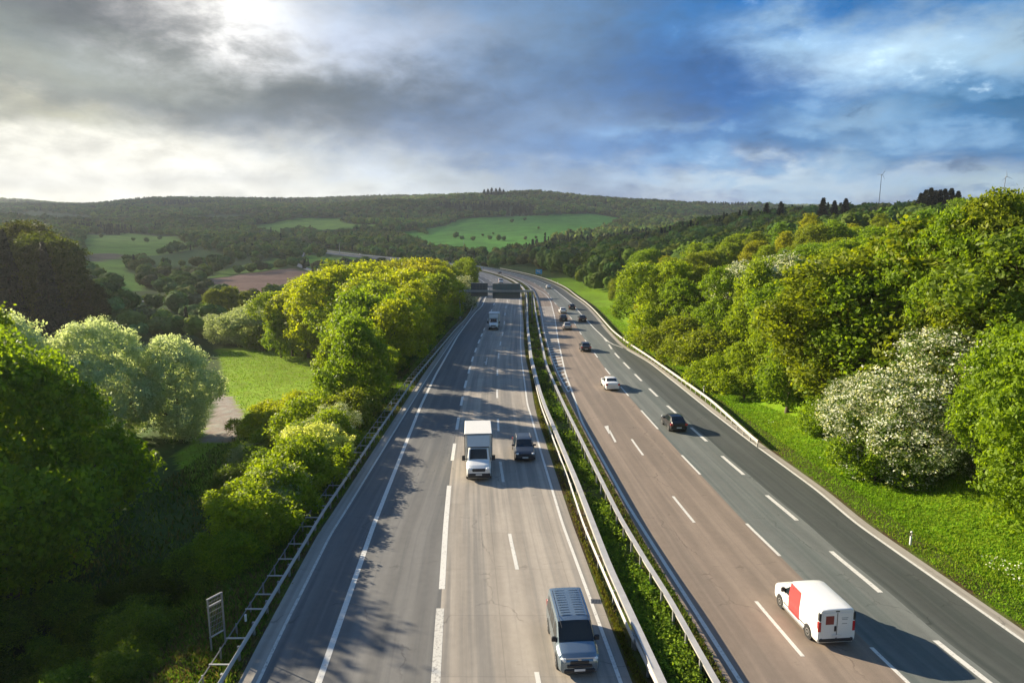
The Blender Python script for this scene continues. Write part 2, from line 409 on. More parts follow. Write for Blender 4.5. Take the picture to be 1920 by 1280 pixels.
def smooth(X, k=.05):
    out = np.empty_like(X)
    for i, y in enumerate(YG):
        h = max(1.5, k * y); w = np.exp(-((YG - y) / h) ** 2); w *= np.gradient(YG)
        # local linear fit keeps straight runs straight
        d = YG - y; S0, S1, S2 = w.sum(), (w * d).sum(), (w * d * d).sum()
        T0, T1 = (w * X).sum(), (w * d * X).sum(); out[i] = (S2 * T0 - S1 * T1) / (S0 * S2 - S1 * S1)
    return out
XM, _e = curve(med_px)
sl_end = (XM[YG < _e][-1] - XM[YG < _e - 150][-1]) / 150
XM = np.where(YG > _e, np.interp(_e, YG, XM) + sl_end * (YG - _e), XM)
XM = smooth(XM, .07)
SLP = np.gradient(XM, YG); NRM = np.sqrt(1 + SLP ** 2)
def line(pts, off, h=0.0, y0=235, y1=330):
    X, ye = curve(pts, h)
    y1 = min(y1, ye - 1) if ye < y1 else y1; y0 = min(y0, y1 - 60)
    f = np.clip((YG - y0) / (y1 - y0), 0, 1); f = f * f * (3 - 2 * f)
    return smooth(X * (1 - f) + (XM + off * NRM) * f, .035)
L = {}
L['A'] = line([(410, 1280), (592, 980), (600, 965), (783, 700), (858, 611.5), (890, 582), (914, 561.5)], -16.4, .75)
L['B'] = line([(483, 1280), (522, 1196), (634, 980), (623, 995), (806, 700), (852, 632), (884, 590), (925, 561)], -15.4)
L['C'] = line([(597, 1280), (702, 980), (818, 700), (789, 760), (827, 685), (858, 630), (892.5, 583), (936, 560)], -14.2)
L['D'] = line([(818, 1280), (836, 980), (843, 901), (850, 848), (858, 794), (866, 751), (873, 719), (886, 672), (898, 640), (908.5, 616), (926, 579), (931.5, 569)], -10.6)
L['E'] = line([(1010, 1280), (970, 1067), (955, 1000), (944, 903), (937.5, 865), (934, 796), (932, 738), (932.5, 698), (934.7, 667), (938, 644), (942.5, 626), (946, 609), (949, 597), (954, 577), (956, 570)], -6.9)
L['F'] = line([(1164.5, 1280), (1054, 980), (1015, 850), (996, 780), (989, 760), (981.5, 700), (977.6, 672), (976, 638), (977, 591), (978, 560)], -3.1)
L['G'] = line([(1186, 1280), (1151.5, 1191), (1073, 980), (1008, 784), (1002, 760), (992.5, 700), (985.5, 672), (982, 638), (982, 600), (981.5, 565)], -2.4)
L['H1'] = line([(1229, 1280), (1184, 1191), (1127, 1060), (1093, 980), (1067, 900.6), (1014, 760), (1006, 729), (993, 672), (986.5, 607), (986.5, 560)], -1.5, .7)
L['H'] = line([(1243, 1280), (1187, 1158), (1142, 1060), (1081, 900.6), (1021.5, 760), (1011, 729), (996, 669), (989, 607), (989, 584), (987, 551), (983, 540)], -1.1, .8)
L['I'] = line([(1345, 1280), (1250, 1111), (1215, 1057), (1161, 966), (1114, 872), (1058, 759), (1042, 724), (1024, 682), (1011, 619), (1003.5, 579), (1000.6, 555), (993, 543)], 1.2, .8)
L['J'] = line([(1362, 1280), (1311, 1184), (1231, 1055), (1161, 933), (1114, 847), (1072, 765), (1045, 710), (1029, 668), (1017, 620), (1010, 580), (1006, 556)], 2.0)
L['K'] = line([(1390, 1280), (1247.6, 1057.6), (1175, 943), (1123, 849), (1090.6, 790), (1076.7, 745), (1060, 700), (1047, 640.6), (1040, 594), (1033, 565.6), (1022, 547), (1003, 534)], 3.2)
L['KH'] = line([(1391, 1282), (1248, 1059), (1175, 944), (1123, 850), (1090, 791), (1072, 750), (1064, 732), (1047.5, 703), (1031, 661.7), (1020, 620), (1013.6, 578), (1008, 556)], 2.5)
L['L'] = line([(1548, 1280), (1505.6, 1230), (1417, 1126.6), (1301.6, 979), (1260.5, 930), (1203, 853), (1180, 823), (1130, 745), (1095, 690)], 6.5)
L['M'] = line([(1704, 1280), (1633, 1213), (1462.5, 1041.7), (1399, 981), (1313, 889), (1278, 853), (1233.6, 804), (1202, 769), (1144, 702), (1134, 690), (1117, 665), (1098.6, 640), (1088, 624), (1071.5, 596), (1053, 570), (1044, 558)], 6.9)
L['N'] = line([(1857, 1280), (1752, 1200), (1652, 1110), (1557, 1033), (1495, 975), (1437, 928), (1395, 889.6), (1353, 854.5), (1325.6, 827), (1295, 801), (1272, 778), (1250.6, 760), (1217, 728), (1190, 701), (1169, 679), (1152, 661.7), (1133, 633), (1117.5, 618.8), (1097, 597), (1080, 578), (1058, 554.7), (1039, 542)], 10.6)
L['P'] = line([(2030, 1280), (1920, 1201.6), (1604, 980), (1533.6, 920), (1404.7, 826), (1334, 772), (1276, 725.5), (1217, 678.6), (1163, 648.5), (1136, 620), (1116, 594), (1098.8, 575), (1080, 557.8), (1058, 544)], 13.6)
L['Q'] = line([(2120, 1280), (1700, 1020), (1500, 880), (1420, 826), (1334, 749), (1287.5, 716), (1217, 667), (1177, 641), (1149, 619.5), (1120.6, 587.5), (1097, 562.5), (1073.8, 545)], 15.0, .75)
def lx(n, Y): return np.interp(Y, YG, L[n])
L['GUT'] = L['P'] + .75 * NRM
L['BO'] = L['B'] - .85 * NRM
L['Np'] = L['N'] + np.interp(YG, [0, 120, 170], [.55, .3, 0])
def yrow(py, h=0.): return unproj(960, py, h)[1]

def ribbon(name, la, lb, m, y0=None, y1=None, dz=0.0, nx=1, label=None, step=1, dza=None, dzb=None):
    a = L[la] if isinstance(la, str) else la; b = L[lb] if isinstance(lb, str) else lb
    sel = (YG >= (y0 if y0 is not None else -40)) & (YG <= (y1 if y1 is not None else 1500)); Y = YG[sel][::step]
    a = a[sel][::step]; b = b[sel][::step]; z = zr(Y)
    s = np.concatenate([[0], np.cumsum(np.hypot(np.diff(Y), np.diff((a + b) / 2)))])
    V = []; UV = []
    for j in range(nx + 1):
        f = j / nx; x = a + (b - a) * f
        zz = z + dz + (0 if dza is None else dza * (1 - f) + dzb * f)
        V.append(np.stack([x, Y, zz], 1)); UV.append(np.stack([(b - a) * f + 3, s], 1))
    V = np.stack(V, 1).reshape(-1, 3); UV = np.stack(UV, 1).reshape(-1, 2)
    n = len(Y); i = np.arange(n - 1)[:, None] * (nx + 1) + np.arange(nx)[None]; i = i.ravel()
    Fq = np.stack([i, i + 1, i + nx + 2, i + nx + 1], 1)
    o = mesh_np(name, V, Fq, m, uv=UV)
    return tag(o, label, 'road', kind='structure')
ribbon('road', 'BO', 'B', M['gutter'], label='pale concrete edge strip of the left carriageway')
ribbon('road', 'B', 'D', M['asph_l'], label='grey asphalt lane and shoulder of the left carriageway')
ribbon('road', 'D', 'G', M['conc_l'], label='pale concrete lanes of the left carriageway')
ribbon('road', 'J', 'M', M['asph_b'], label='brownish asphalt lanes of the right carriageway')
ribbon('road', 'M', 'Np', M['asph_g'], label='grey asphalt lane of the right carriageway')
ribbon('road', 'Np', 'P', M['asph_d'], label='dark asphalt outer lane of the right carriageway')
ribbon('road', 'P', 'GUT', M['gutter'], label='pale concrete edge strip beside the right grass bank')
# painted lines
def solid(ln, wdt, y0, y1, label, m='paint', dz=.006):
    o = ribbon('road_marking', L[ln] - wdt / 2 * NRM, L[ln] + wdt / 2 * NRM, M[m], y0, y1, dz, label=label); o['category'] = 'marking'; return o
solid('B', .16, -40, 150, 'thin worn white line on the outer shoulder of the left carriageway', 'paint_worn')
solid('C', .30, -40, 1500, 'broad solid white line left of the left carriageway lanes')
ribbon('road_marking', L['D'] - .24, L['D'] + .18, M['paint_worn'], -40, yrow(1130), .006, label='broad worn white line down the middle of the left carriageway')['category'] = 'marking'
solid('D', .34, yrow(1130) + .5, yrow(905), 'solid white line turning into dashes on the left carriageway')
solid('F', .18, -40, 1500, 'solid white line beside the central verge of the left carriageway')
solid('K', .22, -40, 1500, 'solid white line beside the central verge of the right carriageway')
solid('P', .20, -40, yrow(655), 'solid white line beside the right grass bank')
solid('N', .24, yrow(634), 1500, 'solid white edge line of the far right carriageway')
# taper line joining N and P
def dashes(ln, rows, w, label, m='paint'):
    V = []; Fq = []
    for (ra, rb) in rows:
        ya, yb = sorted((yrow(ra), yrow(rb))); n = max(2, int((yb - ya) / 1.0) + 1)
        Y = np.linspace(ya, yb, n); x = lx(ln, Y); nr = np.interp(Y, YG, NRM); o = len(V)
        for yy, xx, q in zip(Y, x, nr): z = float(zr(yy)) + .007; V += [(xx - w / 2 * q, yy, z), (xx + w / 2 * q, yy, z)]
        for k in range(n - 1): Fq.append((o + 2 * k, o + 2 * k + 1, o + 2 * k + 3, o + 2 * k + 2))
    o = mesh_np('road_marking', np.array(V), np.array(Fq), M[m])
    return tag(o, label, 'marking', kind='structure')
def rows_from(y0, n, per=18., ln=6.):      # regular dashes continued into the distance
    out = []
    for k in range(n):
        a = y0 + k * per; out.append((a, a + ln))
    def row(Y): return 640 + F_PX * math.tan(math.atan((CAM_Z - float(zr(Y))) / Y) - PITCH)
    return [(row(a), row(b)) for a, b in out]
dashes('D', [(831, 863), (782, 805), (743, 760), (713, 727), (687, 700), (668, 678), (652, 660), (636, 643.6), (625, 631), (614, 619.5)] + rows_from(yrow(614) + 14, 14), .30, 'short white dashes between grey lane and concrete lanes, left carriageway')
dashes('E', [(1259, 1300), (1000, 1067), (865, 903), (785, 808), (730, 746), (692, 703.5), (662, 672), (640, 647.5), (622.5, 629)] + rows_from(yrow(622) + 12, 14), .22, 'white dashes between the two concrete lanes, left carriageway')
dashes('L', [(1126.6, 1229.7), (930, 979), (823, 853)], .20, 'white dashes on the brown lanes nearest the central verge')
dashes('M', [(1213, 1300), (981, 1041.7), (853, 889), (769, 804), (725, 742), (690, 702), (660.6, 670), (636.7, 643), (622, 627), (604, 609), (593, 598)] + rows_from(yrow(593) + 12, 12), .20, 'white dashes along the seam of brown and grey asphalt')
dashes('N', [(1200, 1290), (1033, 1110), (928, 975), (854.5, 889.6), (801, 827), (760, 778), (728, 743), (701, 714), (679, 691), (661.7, 671), (646, 654), (633.5, 640)], .30, 'thick white dashes beside the dark outer lane')
def poly_mark(ptsl, label):
    V = []; Fc = []
    for pts in ptsl:
        o = len(V)
        for (x, y) in pts: X, Y, Z = unproj(x, y); V.append((X, Y, Z + .008))
        Fc.append(tuple(range(o, o + len(pts))))
    b = MB(); b.add(V, Fc); o = b.build('road_marking', M['paint']); tag(o, label, 'marking', kind='structure')
def strip_mark(pts, w, label):
    W = [unproj(x, y) for x, y in pts]; V = []; Fc = []
    for i, (X, Y, Z) in enumerate(W):
        p, q = W[max(0, i - 1)], W[min(len(W) - 1, i + 1)]; dx, dy = q[0] - p[0], q[1] - p[1]; l = math.hypot(dx, dy); nx, ny = dy / l * w / 2, -dx / l * w / 2
        for s in (-1, 1): V.append((X + s * nx, Y + s * ny, float(zr(Y + s * ny)) + .009))
    for i in range(len(W) - 1): Fc.append((2 * i, 2 * i + 1, 2 * i + 3, 2 * i + 2))
    b = MB(); b.add(V, Fc); tag(b.build('road_marking', M['paint']), label, 'marking', kind='structure')
strip_mark([(1133, 633), (1141, 640.5), (1150, 645.5), (1161, 649.5), (1168, 652)], .22, 'curved white line where the dark outer lane begins')
poly_mark([[(1152.5, 829), (1156, 828), (1144, 806), (1141, 807)], [(1133, 799), (1140.5, 797.5), (1142, 805), (1145, 812), (1141.5, 813)]], 'white lane arrow bending left beside the central verge')
poly_mark([[(910, 683), (913, 670), (914.2, 670), (912, 684)], [(906, 680), (914, 676), (913, 679)]], 'worn white arrow on the concrete lane of the left carriageway')
# hatched area (zebra bars) beside the verge of the right carriageway
hb = []
ya = yrow(735)
while ya < yrow(575):
    x0, x1 = float(lx('KH', ya)) + .05, float(lx('K', ya + .9)) - .13
    if x1 - x0 > .3:
        z0, z1 = float(zr(ya)) + .007, float(zr(ya + .9)) + .007
        hb.append([(x0, ya, z0), (x1, ya + .9, z1), (x1, ya + 1.5, float(zr(ya + 1.5)) + .007), (x0, ya + .6, float(zr(ya + .6)) + .007)])
    ya += 2.6
V = np.array(hb).reshape(-1, 3); tag(mesh_np('road_marking', V, np.arange(len(V)).reshape(-1, 4), M['paint']), 'white hatching bars beside the central verge, right carriageway', 'marking', kind='structure')
solid('KH', .16, yrow(735), 260, 'thin white line on the verge side of the hatching')

# ------------------------------------------------------------------ terrain
TPX = np.array([-500, -100, 0, 150, 300, 450, 600, 750, 900, 1000, 1100, 1200, 1300, 1400, 1500, 1700, 1920, 2400.])
TY = np.array([30, 60, 100, 150, 220, 320, 450, 600, 800, 1100, 1500, 2200, 3200, 5000, 8000.])
TK = (TPX - 960) / F_PX
TZ = np.array([
 # -500 -100   0   150   300   450   600   750   900  1000  1100  1200  1300  1400  1500  1700  1920  2400
 [ -8,  -9,  -9,  -9,   -9,   -8,   -7,   -6,   -4,    0,    0,    0,    .5,   1,    1.5,  2.2,  3,    5],
 [ -8,  -9,  -9,  -9,   -9,   -9,   -8,   -6,   -4,    0,    0,    0,    .5,   1,    1.6,  3,    5,    8],
 [ -9,  -10, -10, -10,  -10,  -10,  -9,   -8,   -5,   -1,   -1,   -1,   -.5,   1,    3,    6.5,  9.5,  13],
 [ -8,  -10, -11, -11,  -11,  -11,  -11,  -10,  -8,   -4,   -3,   -2,   0,    2.5,  5.5,  9.5,  12,   16],
 [ -6,  -9,  -11, -12,  -13,  -13,  -13,  -12,  -10,  -6,   -4,   -2,   1,    4,    8,    13,   15.5, 20],
 [ -2,  -3,  -4,  -8,   -13,  -14,  -15,  -14,  -12,  -8,   -6,   -3,   2,    7,    11,   17,   19,   24],
 [ 2,   0,   -2,  -8,   -14,  -15,  -16,  -16,  -15,  -11,  -8,   -4,   4,    11,   16,   19,   21,   26],
 [ 4,   0,   -3,  -9,   -14,  -16,  -17,  -18,  -17,  -14,  -10,  -3,   9,    15,   19,   21,   23,   26],
 [ 8,   2,   -2,  -8,   -13,  -15,  -17,  -18,  -18,  -15,  -9,   -2,   8,    13,   16,   18,   20,   24],
 [ 14,  6,    2,  -3,   -8,   -11,  -12,  -11,  -9,   -7,   -5,   -2,   2,    6,    8,    10,   14,   20],
 [ 40,  26,  20,  14,    8,    6,    8,   14,   20,   22,   20,   16,   12,   8,    4,    4,    8,    16],
 [ 80,  40,  30,  36,   52,   54,   58,   78,   92,   94,   86,   78,   70,   62,   54,   44,   44,   50],
 [ 110, 84,  84,  84,  121,  117,  114,  122,  122,  118,  108,   94,   80,   72,   70,   60,   60,   60],
 [ 160, 176, 174, 136,  104,  110,  110,  110,  110,  110,  100,  100,  110,  120,  125,  110,  90,   80],
 [ 120, 120, 120, 100,  100,  100,  100,  100,  100,  100,  100,  100,  100,  100,  100,  100,  90,   80]], float)
def hermite_w(t): return t * t * (3 - 2 * t)
def base_h(X, Y):
    X = np.asarray(X, float); Y = np.asarray(Y, float)
    k = X / np.maximum(Y, 42.0); ly = np.log(np.clip(Y, 30, 7999)); LY = np.log(TY)
    j = np.clip(np.searchsorted(LY, ly, side='right') - 1, 0, len(TY) - 2); fy = np.clip((ly - LY[j]) / (LY[j + 1] - LY[j]), 0, 1)
    kk = np.clip(k, TK[0], TK[-1]); i = np.clip(np.searchsorted(TK, kk, side='right') - 1, 0, len(TK) - 2); fx = (kk - TK[i]) / (TK[i + 1] - TK[i])
    fy = .5 * fy + .5 * hermite_w(fy); fx = .35 * fx + .65 * hermite_w(fx)
    return (TZ[j, i] * (1 - fx) + TZ[j, i + 1] * fx) * (1 - fy) + (TZ[j + 1, i] * (1 - fx) + TZ[j + 1, i + 1] * fx) * fy
def und(X, Y, s):
    return (np.sin(X / (37 * s) + 1.3) * np.cos(Y / (29 * s) + .4) + .6 * np.sin(X / (17 * s) + Y / (23 * s)) + .5 * np.cos(X / (61 * s) - Y / (47 * s) + 2)) / 2.1
def ground_h(X, Y):
    X = np.asarray(X, float); Y = np.asarray(Y, float)
    b = base_h(X, Y) + und(X, Y, 1) * np.clip((Y - 20) / 600, .15, 1) * 1.4 + und(X, Y, 7) * np.clip((Y - 1200) / 1500, 0, 1) * 8 + und(X, Y, 3.1) * np.clip((Y - 900) / 500, 0, 1) * np.clip((2700 - Y) / 500, 0, 1) * 9
    n = np.interp(Y, YG, NRM)
    dl = (np.interp(Y, YG, L['BO']) - X) / n; dr = (X - np.interp(Y, YG, L['GUT'])) / n
    z0 = zr(Y)
    el = hermite_w(np.clip((dl - 2.2) / 13, 0, 1)); er = hermite_w(np.clip((dr - 2.5) / 16, 0, 1)); e = np.maximum(el, er)
    e = np.where(dl > dr, el, er)
    fade = np.clip((1480 - Y) / 300, 0, 1)
    e = 1 - (1 - e) * fade
    edge = np.maximum(dl, dr)
    inroad = np.clip((.3 - edge) / .8, 0, 1)
    return z0 * (1 - e) + b * e - .06 * (1 - e) - .4 * inroad * (1 - e)
def ray_ground(px, py):
    x = (px - 960) / F_PX; y = -(py - 640) / F_PX
    d = np.array([x, math.cos(PITCH) + y * math.sin(PITCH), -math.sin(PITCH) + y * math.cos(PITCH)]); t = np.concatenate([np.arange(15, 400, .5), np.geomspace(400, 9000, 3000)]) / d[1]
    P = np.array([0, 0, CAM_Z])[None] + t[:, None] * d[None]
    hit = P[:, 2] < ground_h(P[:, 0], P[:, 1])
    i = int(np.argmax(hit)) if hit.any() else len(t) - 1
    return P[i, 0], P[i, 1], P[i, 2]
def poly_world(pts): return np.array([ray_ground(*p)[:2] for p in pts])
def inside(P, X, Y):
    c = np.zeros(X.shape, bool); n = len(P)
    for i in range(n):
        x0, y0 = P[i]; x1, y1 = P[(i + 1) % n]
        if y0 == y1: continue
        q = ((y0 > Y) != (y1 > Y)) & (X < (x1 - x0) * (Y - y0) / (y1 - y0) + x0); c ^= q
    return c
FIELDS = [  # (pixel outline, colour)
 ([(350, 546), (400, 523), (470, 512), (545, 503), (590, 512), (570, 530), (545, 560), (470, 566), (400, 560), (352, 556)], (.27, .16, .11), 'ploughed'),
 ([(360, 528), (440, 500), (520, 484), (548, 492), (520, 505), (440, 514), (380, 524)], (.13, .21, .024), 'g'),
 ([(150, 452), (165, 440), (250, 438), (330, 444), (372, 462), (300, 478), (250, 486), (235, 510), (200, 528), (170, 505), (160, 480)], (.12, .22, .022), 'g'),
 ([(150, 478), (215, 474), (240, 480), (190, 490), (160, 490)], (.13, .10, .06), 'b'),
 ([(190, 520), (240, 505), (268, 520), (270, 545), (230, 548), (205, 540)], (.11, .22, .022), 'g'),
 ([(450, 434), (480, 422), (560, 410), (640, 408), (648, 418), (720, 422), (735, 432), (640, 436), (560, 436), (500, 440)], (.15, .25, .03), 'g'),
 ([(520, 437), (600, 432), (680, 436), (600, 444)], (.12, .10, .05), 'b'),
 ([(735, 440), (800, 430), (860, 412), (960, 406), (1060, 402), (1130, 404), (1185, 412), (1130, 436), (1040, 456), (990, 468), (935, 484), (870, 478), (800, 470), (760, 456)], (.09, .24, .03), 'g'),
 ([(575, 478), (665, 484), (672, 496), (640, 508), (585, 506), (570, 492)], (.13, .24, .026), 'g'),
 ([(405, 655), (480, 652), (590, 655), (612, 700), (600, 770), (540, 815), (450, 860), (420, 950), (360, 930), (330, 860), (400, 790), (425, 740), (418, 690)], (.21, .32, .018), 'm'),
]
FIELDS += [([(250, 478), (300, 480), (372, 466), (430, 478), (400, 492), (330, 500), (270, 498)], (.050, .100, .020), 'g'),
 ([(0, 404), (60, 398), (130, 402), (180, 410), (120, 416), (40, 414)], (.06, .10, .03), 'g'),
 ([(330, 412), (400, 404), (470, 402), (520, 406), (450, 414), (380, 418)], (.06, .10, .03), 'g'),
 ([(215, 548), (260, 552), (330, 560), (345, 572), (290, 580), (235, 572)], (.055, .10, .020), 'g'),
 ([(0, 600), (80, 602), (200, 606), (240, 625), (200, 650), (90, 655), (0, 650)], (.045, .080, .016), 'g')]
FIELDS = [(a, tuple(v * (1.22 if k != 'm' else 1.0) for v in c), k) for a, c, k in FIELDS]
FW = [(poly_world(p), c, k) for p, c, k in FIELDS]
PATHP = poly_world([(402, 740), (436, 744), (456, 778), (450, 812), (428, 832), (376, 830), (388, 800), (404, 770)])
def terrain():
    u = np.linspace(-1, 1, 441); xs = np.sinh(u * 5.2) / math.sinh(5.2) * 5200
    # denser around the road
    xs = np.unique(np.concatenate([xs, np.arange(-110, 70, 1.0), np.arange(-320, -110, 4.)])); 
    ys = np.unique(np.concatenate([np.linspace(-80, 20, 26), np.arange(20, 130, 1.0), np.geomspace(130, 8000, 420)]))
    X, Y = np.meshgrid(xs, ys); Z = ground_h(X, Y)
    n, m = X.shape; V = np.stack([X, Y, Z], 2).reshape(-1, 3)
    i = (np.arange(n - 1)[:, None] * m + np.arange(m - 1)[None]).ravel(); Fq = np.stack([i, i + 1, i + m + 1, i + m], 1)
    x, y = V[:, 0], V[:, 1]
    col = np.tile(np.array([.050, .085, .018]), (len(V), 1))
    far = np.clip((y - 250) / 500, 0, 1)[:, None]; col = col * (1 - far) + np.array([.06, .10, .024]) * far
    # left slope and valley bottom grass near, sunny verge grass
    nr = np.interp(y, YG, NRM); dr = (x - np.interp(y, YG, L['GUT'])) / nr; dl = (np.interp(y, YG, L['BO']) - x) / nr
    g = np.array([.17, .29, .012])
    k = (np.clip((16 - dr) / 4, 0, 1) * (dr > -1) * (y < 330))[:, None]; col = col * (1 - k) + g * k
    k = (np.clip((6 - dl) / 3, 0, 1) * (dl > -1) * (y < 400))[:, None]; col = col * (1 - k) + np.array([.12, .19, .016]) * k
    wx = und(x, y, .35) * np.clip(y / 120, 1, 8); wy = und(y, x, .3) * np.clip(y / 120, 1, 8)
    for P, c, kd in FW:
        q = inside(P, x + wx, y + wy); col[q] = c
    q = inside(PATHP, x, y); col[q] = (.28, .245, .21)
    o = mesh_np('ground', V, Fq, M['ground'], smooth=True, cattr={'col': col})
    tag(o, 'rolling green ground of meadows, fields and forest floor', 'ground', kind='structure')
terrain()
print('terrain ok')

# ------------------------------------------------------------------ vegetation prototypes
def unit(v): return v / np.maximum(np.linalg.norm(v, axis=1, keepdims=True), 1e-9)
def rdir(rng, n): return unit(rng.normal(size=(n, 3)))
def leaf_quads(rng, P, N0, s, asp=.6, up=.0):
    n = len(P); N1 = unit(N0 + rng.normal(size=(n, 3)) * .75 + np.array([0, 0, up]))
    T = unit(np.cross(N1, rdir(rng, n))); B = np.cross(N1, T)
    s = (s * rng.uniform(.65, 1.35, n))[:, None]
    V = np.stack([P + T * s, P + B * s * asp, P - T * s, P - B * s * asp], 1).reshape(-1, 3)
    return V, np.arange(4 * n).reshape(-1, 4)
def crown_data(seed, h, r, base, nl, s, nlobes=18, per=12, sig=.30, flat=1.0, lobe=(.22, .42), bl=0.0, pointed=0.0, spread=.62):
    rng = np.random.default_rng(seed)
    cz, rz = (h + base) / 2, (h - base) / 2
    d = rdir(rng, nlobes); d[:, 2] = np.where(d[:, 2] < -.75, -d[:, 2], d[:, 2])
    rad = rng.uniform(*lobe, nlobes) * r
    az_ = np.arctan2(d[:, 1], d[:, 0]); env = 1 + .16 * np.sin(az_ * 2 + seed) + .10 * np.sin(az_ * 3 + 2 * seed) + .12 * np.sin(d[:, 2] * 4 + seed)
    cc = np.array([0, 0, cz]) + d * np.array([r, r, rz]) * ((spread + rng.uniform(-.22, .22, nlobes)) * env)[:, None]
    cc[:, :2] *= (1 - pointed * np.clip((cc[:, 2:3] - base) / (h - base), 0, 1))
    # core lobes
    nc = 5; cz2 = np.linspace(base + .25 * (h - base), h - .28 * (h - base), nc)
    cc = np.concatenate([cc, np.stack([rng.normal(0, r * .08, nc), rng.normal(0, r * .08, nc), cz2], 1)]); rad = np.concatenate([rad, np.full(nc, r * .50) * (1 - pointed * np.linspace(.1, .8, nc))])
    nt = int(nl / per * 1.7); pick = rng.choice(len(rad), nt, p=rad ** 2 / (rad ** 2).sum())
    dirs = unit(rdir(rng, nt) + .55 * unit(cc[pick] - np.array([0, 0, cz - rz * .35])))
    tips = cc[pick] + dirs * (rad[pick] * (.74 + .52 * rng.random(nt) ** 2.2))[:, None] * np.array([1, 1, flat])
    D = np.linalg.norm((tips[:, None] - cc[None]), axis=2) / rad[None]; keep = D.min(1) > .72
    tips, dirs = tips[keep], dirs[keep]
    tips, dirs = tips[:int(nl / per)], dirs[:int(nl / per)]; nt = len(tips)
    P = np.repeat(tips, per, 0) + rng.normal(0, sig, (nt * per, 3)) * np.array([1, 1, .7]); Nn = np.repeat(dirs, per, 0)
    P[:, 2] = np.maximum(P[:, 2], .08)
    V, Fq = leaf_quads(rng, P, Nn * .8, s)
    tv = np.clip(rng.normal(.45, .22, nt), 0, 1)
    v = np.clip(np.repeat(tv, per) + rng.normal(0, .14, nt * per), 0, 1)
    b = np.zeros(nt * per)
    if bl > 0:
        tb = rng.random(nt) < bl; b = (np.repeat(tb, per) & (rng.random(nt * per) < .8)).astype(float) * rng.uniform(.75, 1, nt * per)
    return V, Fq, np.repeat(v, 4), np.repeat(b, 4), cc, rad
def trunk_mesh(name, seed, h, r, base, cc, rad, tr):
    rng = np.random.default_rng(seed + 99); b = MB(); top = h * .72
    pts = [(0, 0, -1.0), (0, 0, 0), (r * .02, 0, base + .3)]; x = y = 0
    for f in (.3, .5, .7, 1): x += rng.normal(0, r * .04); y += rng.normal(0, r * .04); pts.append((x, y, base + (top - base) * f))
    b.tube(pts, [tr * 1.5, tr * 1.2, tr * .95, tr * .8, tr * .62, tr * .42, tr * .15], 9)
    for c in cc[:14]:
        z0 = max(base * .8 + .3, min(top * .85, c[2] - .45 * np.hypot(c[0], c[1]) - .3))
        mid = ((c[0]) * .5, c[1] * .5, z0 + (c[2] - z0) * .38)
        b.tube([(0, 0, z0), mid, tuple(c)], [tr * .42, tr * .26, tr * .08], 6)
    return b.build(name, M['bark'], smooth=60, link=False)
PROTO = {}
def proto(key, seed, m, h, r, base, nl, s, tr=None, **kw):
    V, Fq, v, bb, cc, rad = crown_data(seed, h, r, base, nl, s, **kw)
    crown = mesh_np('crown', V, Fq, M[m], attrs={'v': v, 'b': bb}, link=False)
    tk = trunk_mesh('trunk', seed, h, r, base, cc, rad, tr or .018 * h + .04)
    PROTO[key] = (crown.data, tk.data, h)
    bpy.data.objects.remove(crown); bpy.data.objects.remove(tk)
proto('oakA', 1, 'leaf', 20, 9.2, 1.2, 60000, .19, nlobes=42, lobe=(.16, .30), sig=.34, spread=.74)
proto('oakB', 2, 'leaf', 18, 8.2, 1.0, 50000, .19, nlobes=36, lobe=(.17, .32), sig=.34, spread=.72)
proto('willow', 3, 'leaf_sil', 14, 8.0, .0, 60000, .15, nlobes=40, lobe=(.20, .34), sig=.26, per=14)
proto('lush', 4, 'leaf', 12, 6.2, .1, 50000, .145, nlobes=34, lobe=(.20, .34), sig=.20, spread=.70)
for i in range(3): proto(f'round{i}', 10 + i, 'leaf', 12, 4.9, .7, 19000, .165, nlobes=20 + 3 * i, sig=.22)
for i in range(2): proto(f'tall{i}', 20 + i, 'leaf', 15, 3.9, .6, 19000, .165, nlobes=24, sig=.24, lobe=(.34, .52), pointed=.45)
for i in range(2): proto(f'wide{i}', 30 + i, 'leaf', 13, 6.2, 1.2, 24000, .18, nlobes=26, sig=.26, lobe=(.22, .38))
for i in range(2): proto(f'haw{i}', 40 + i, 'leaf_bl', 7, 3.7, .1, 34000, .078, nlobes=26, sig=.15, bl=.55)
proto('hawl', 44, 'leaf_bl', 9, 4.2, .3, 18000, .13, nlobes=22, sig=.2, bl=.30)
for i in range(3): proto(f'bush{i}', 50 + i, 'leaf', 4, 2.9, .0, 12000, .11, nlobes=22, lobe=(.16, .36), spread=.72, sig=.19, tr=.05)
proto('bushs', 55, 'leaf_sil', 6, 4.0, .0, 15000, .13, nlobes=18, sig=.2, tr=.06)
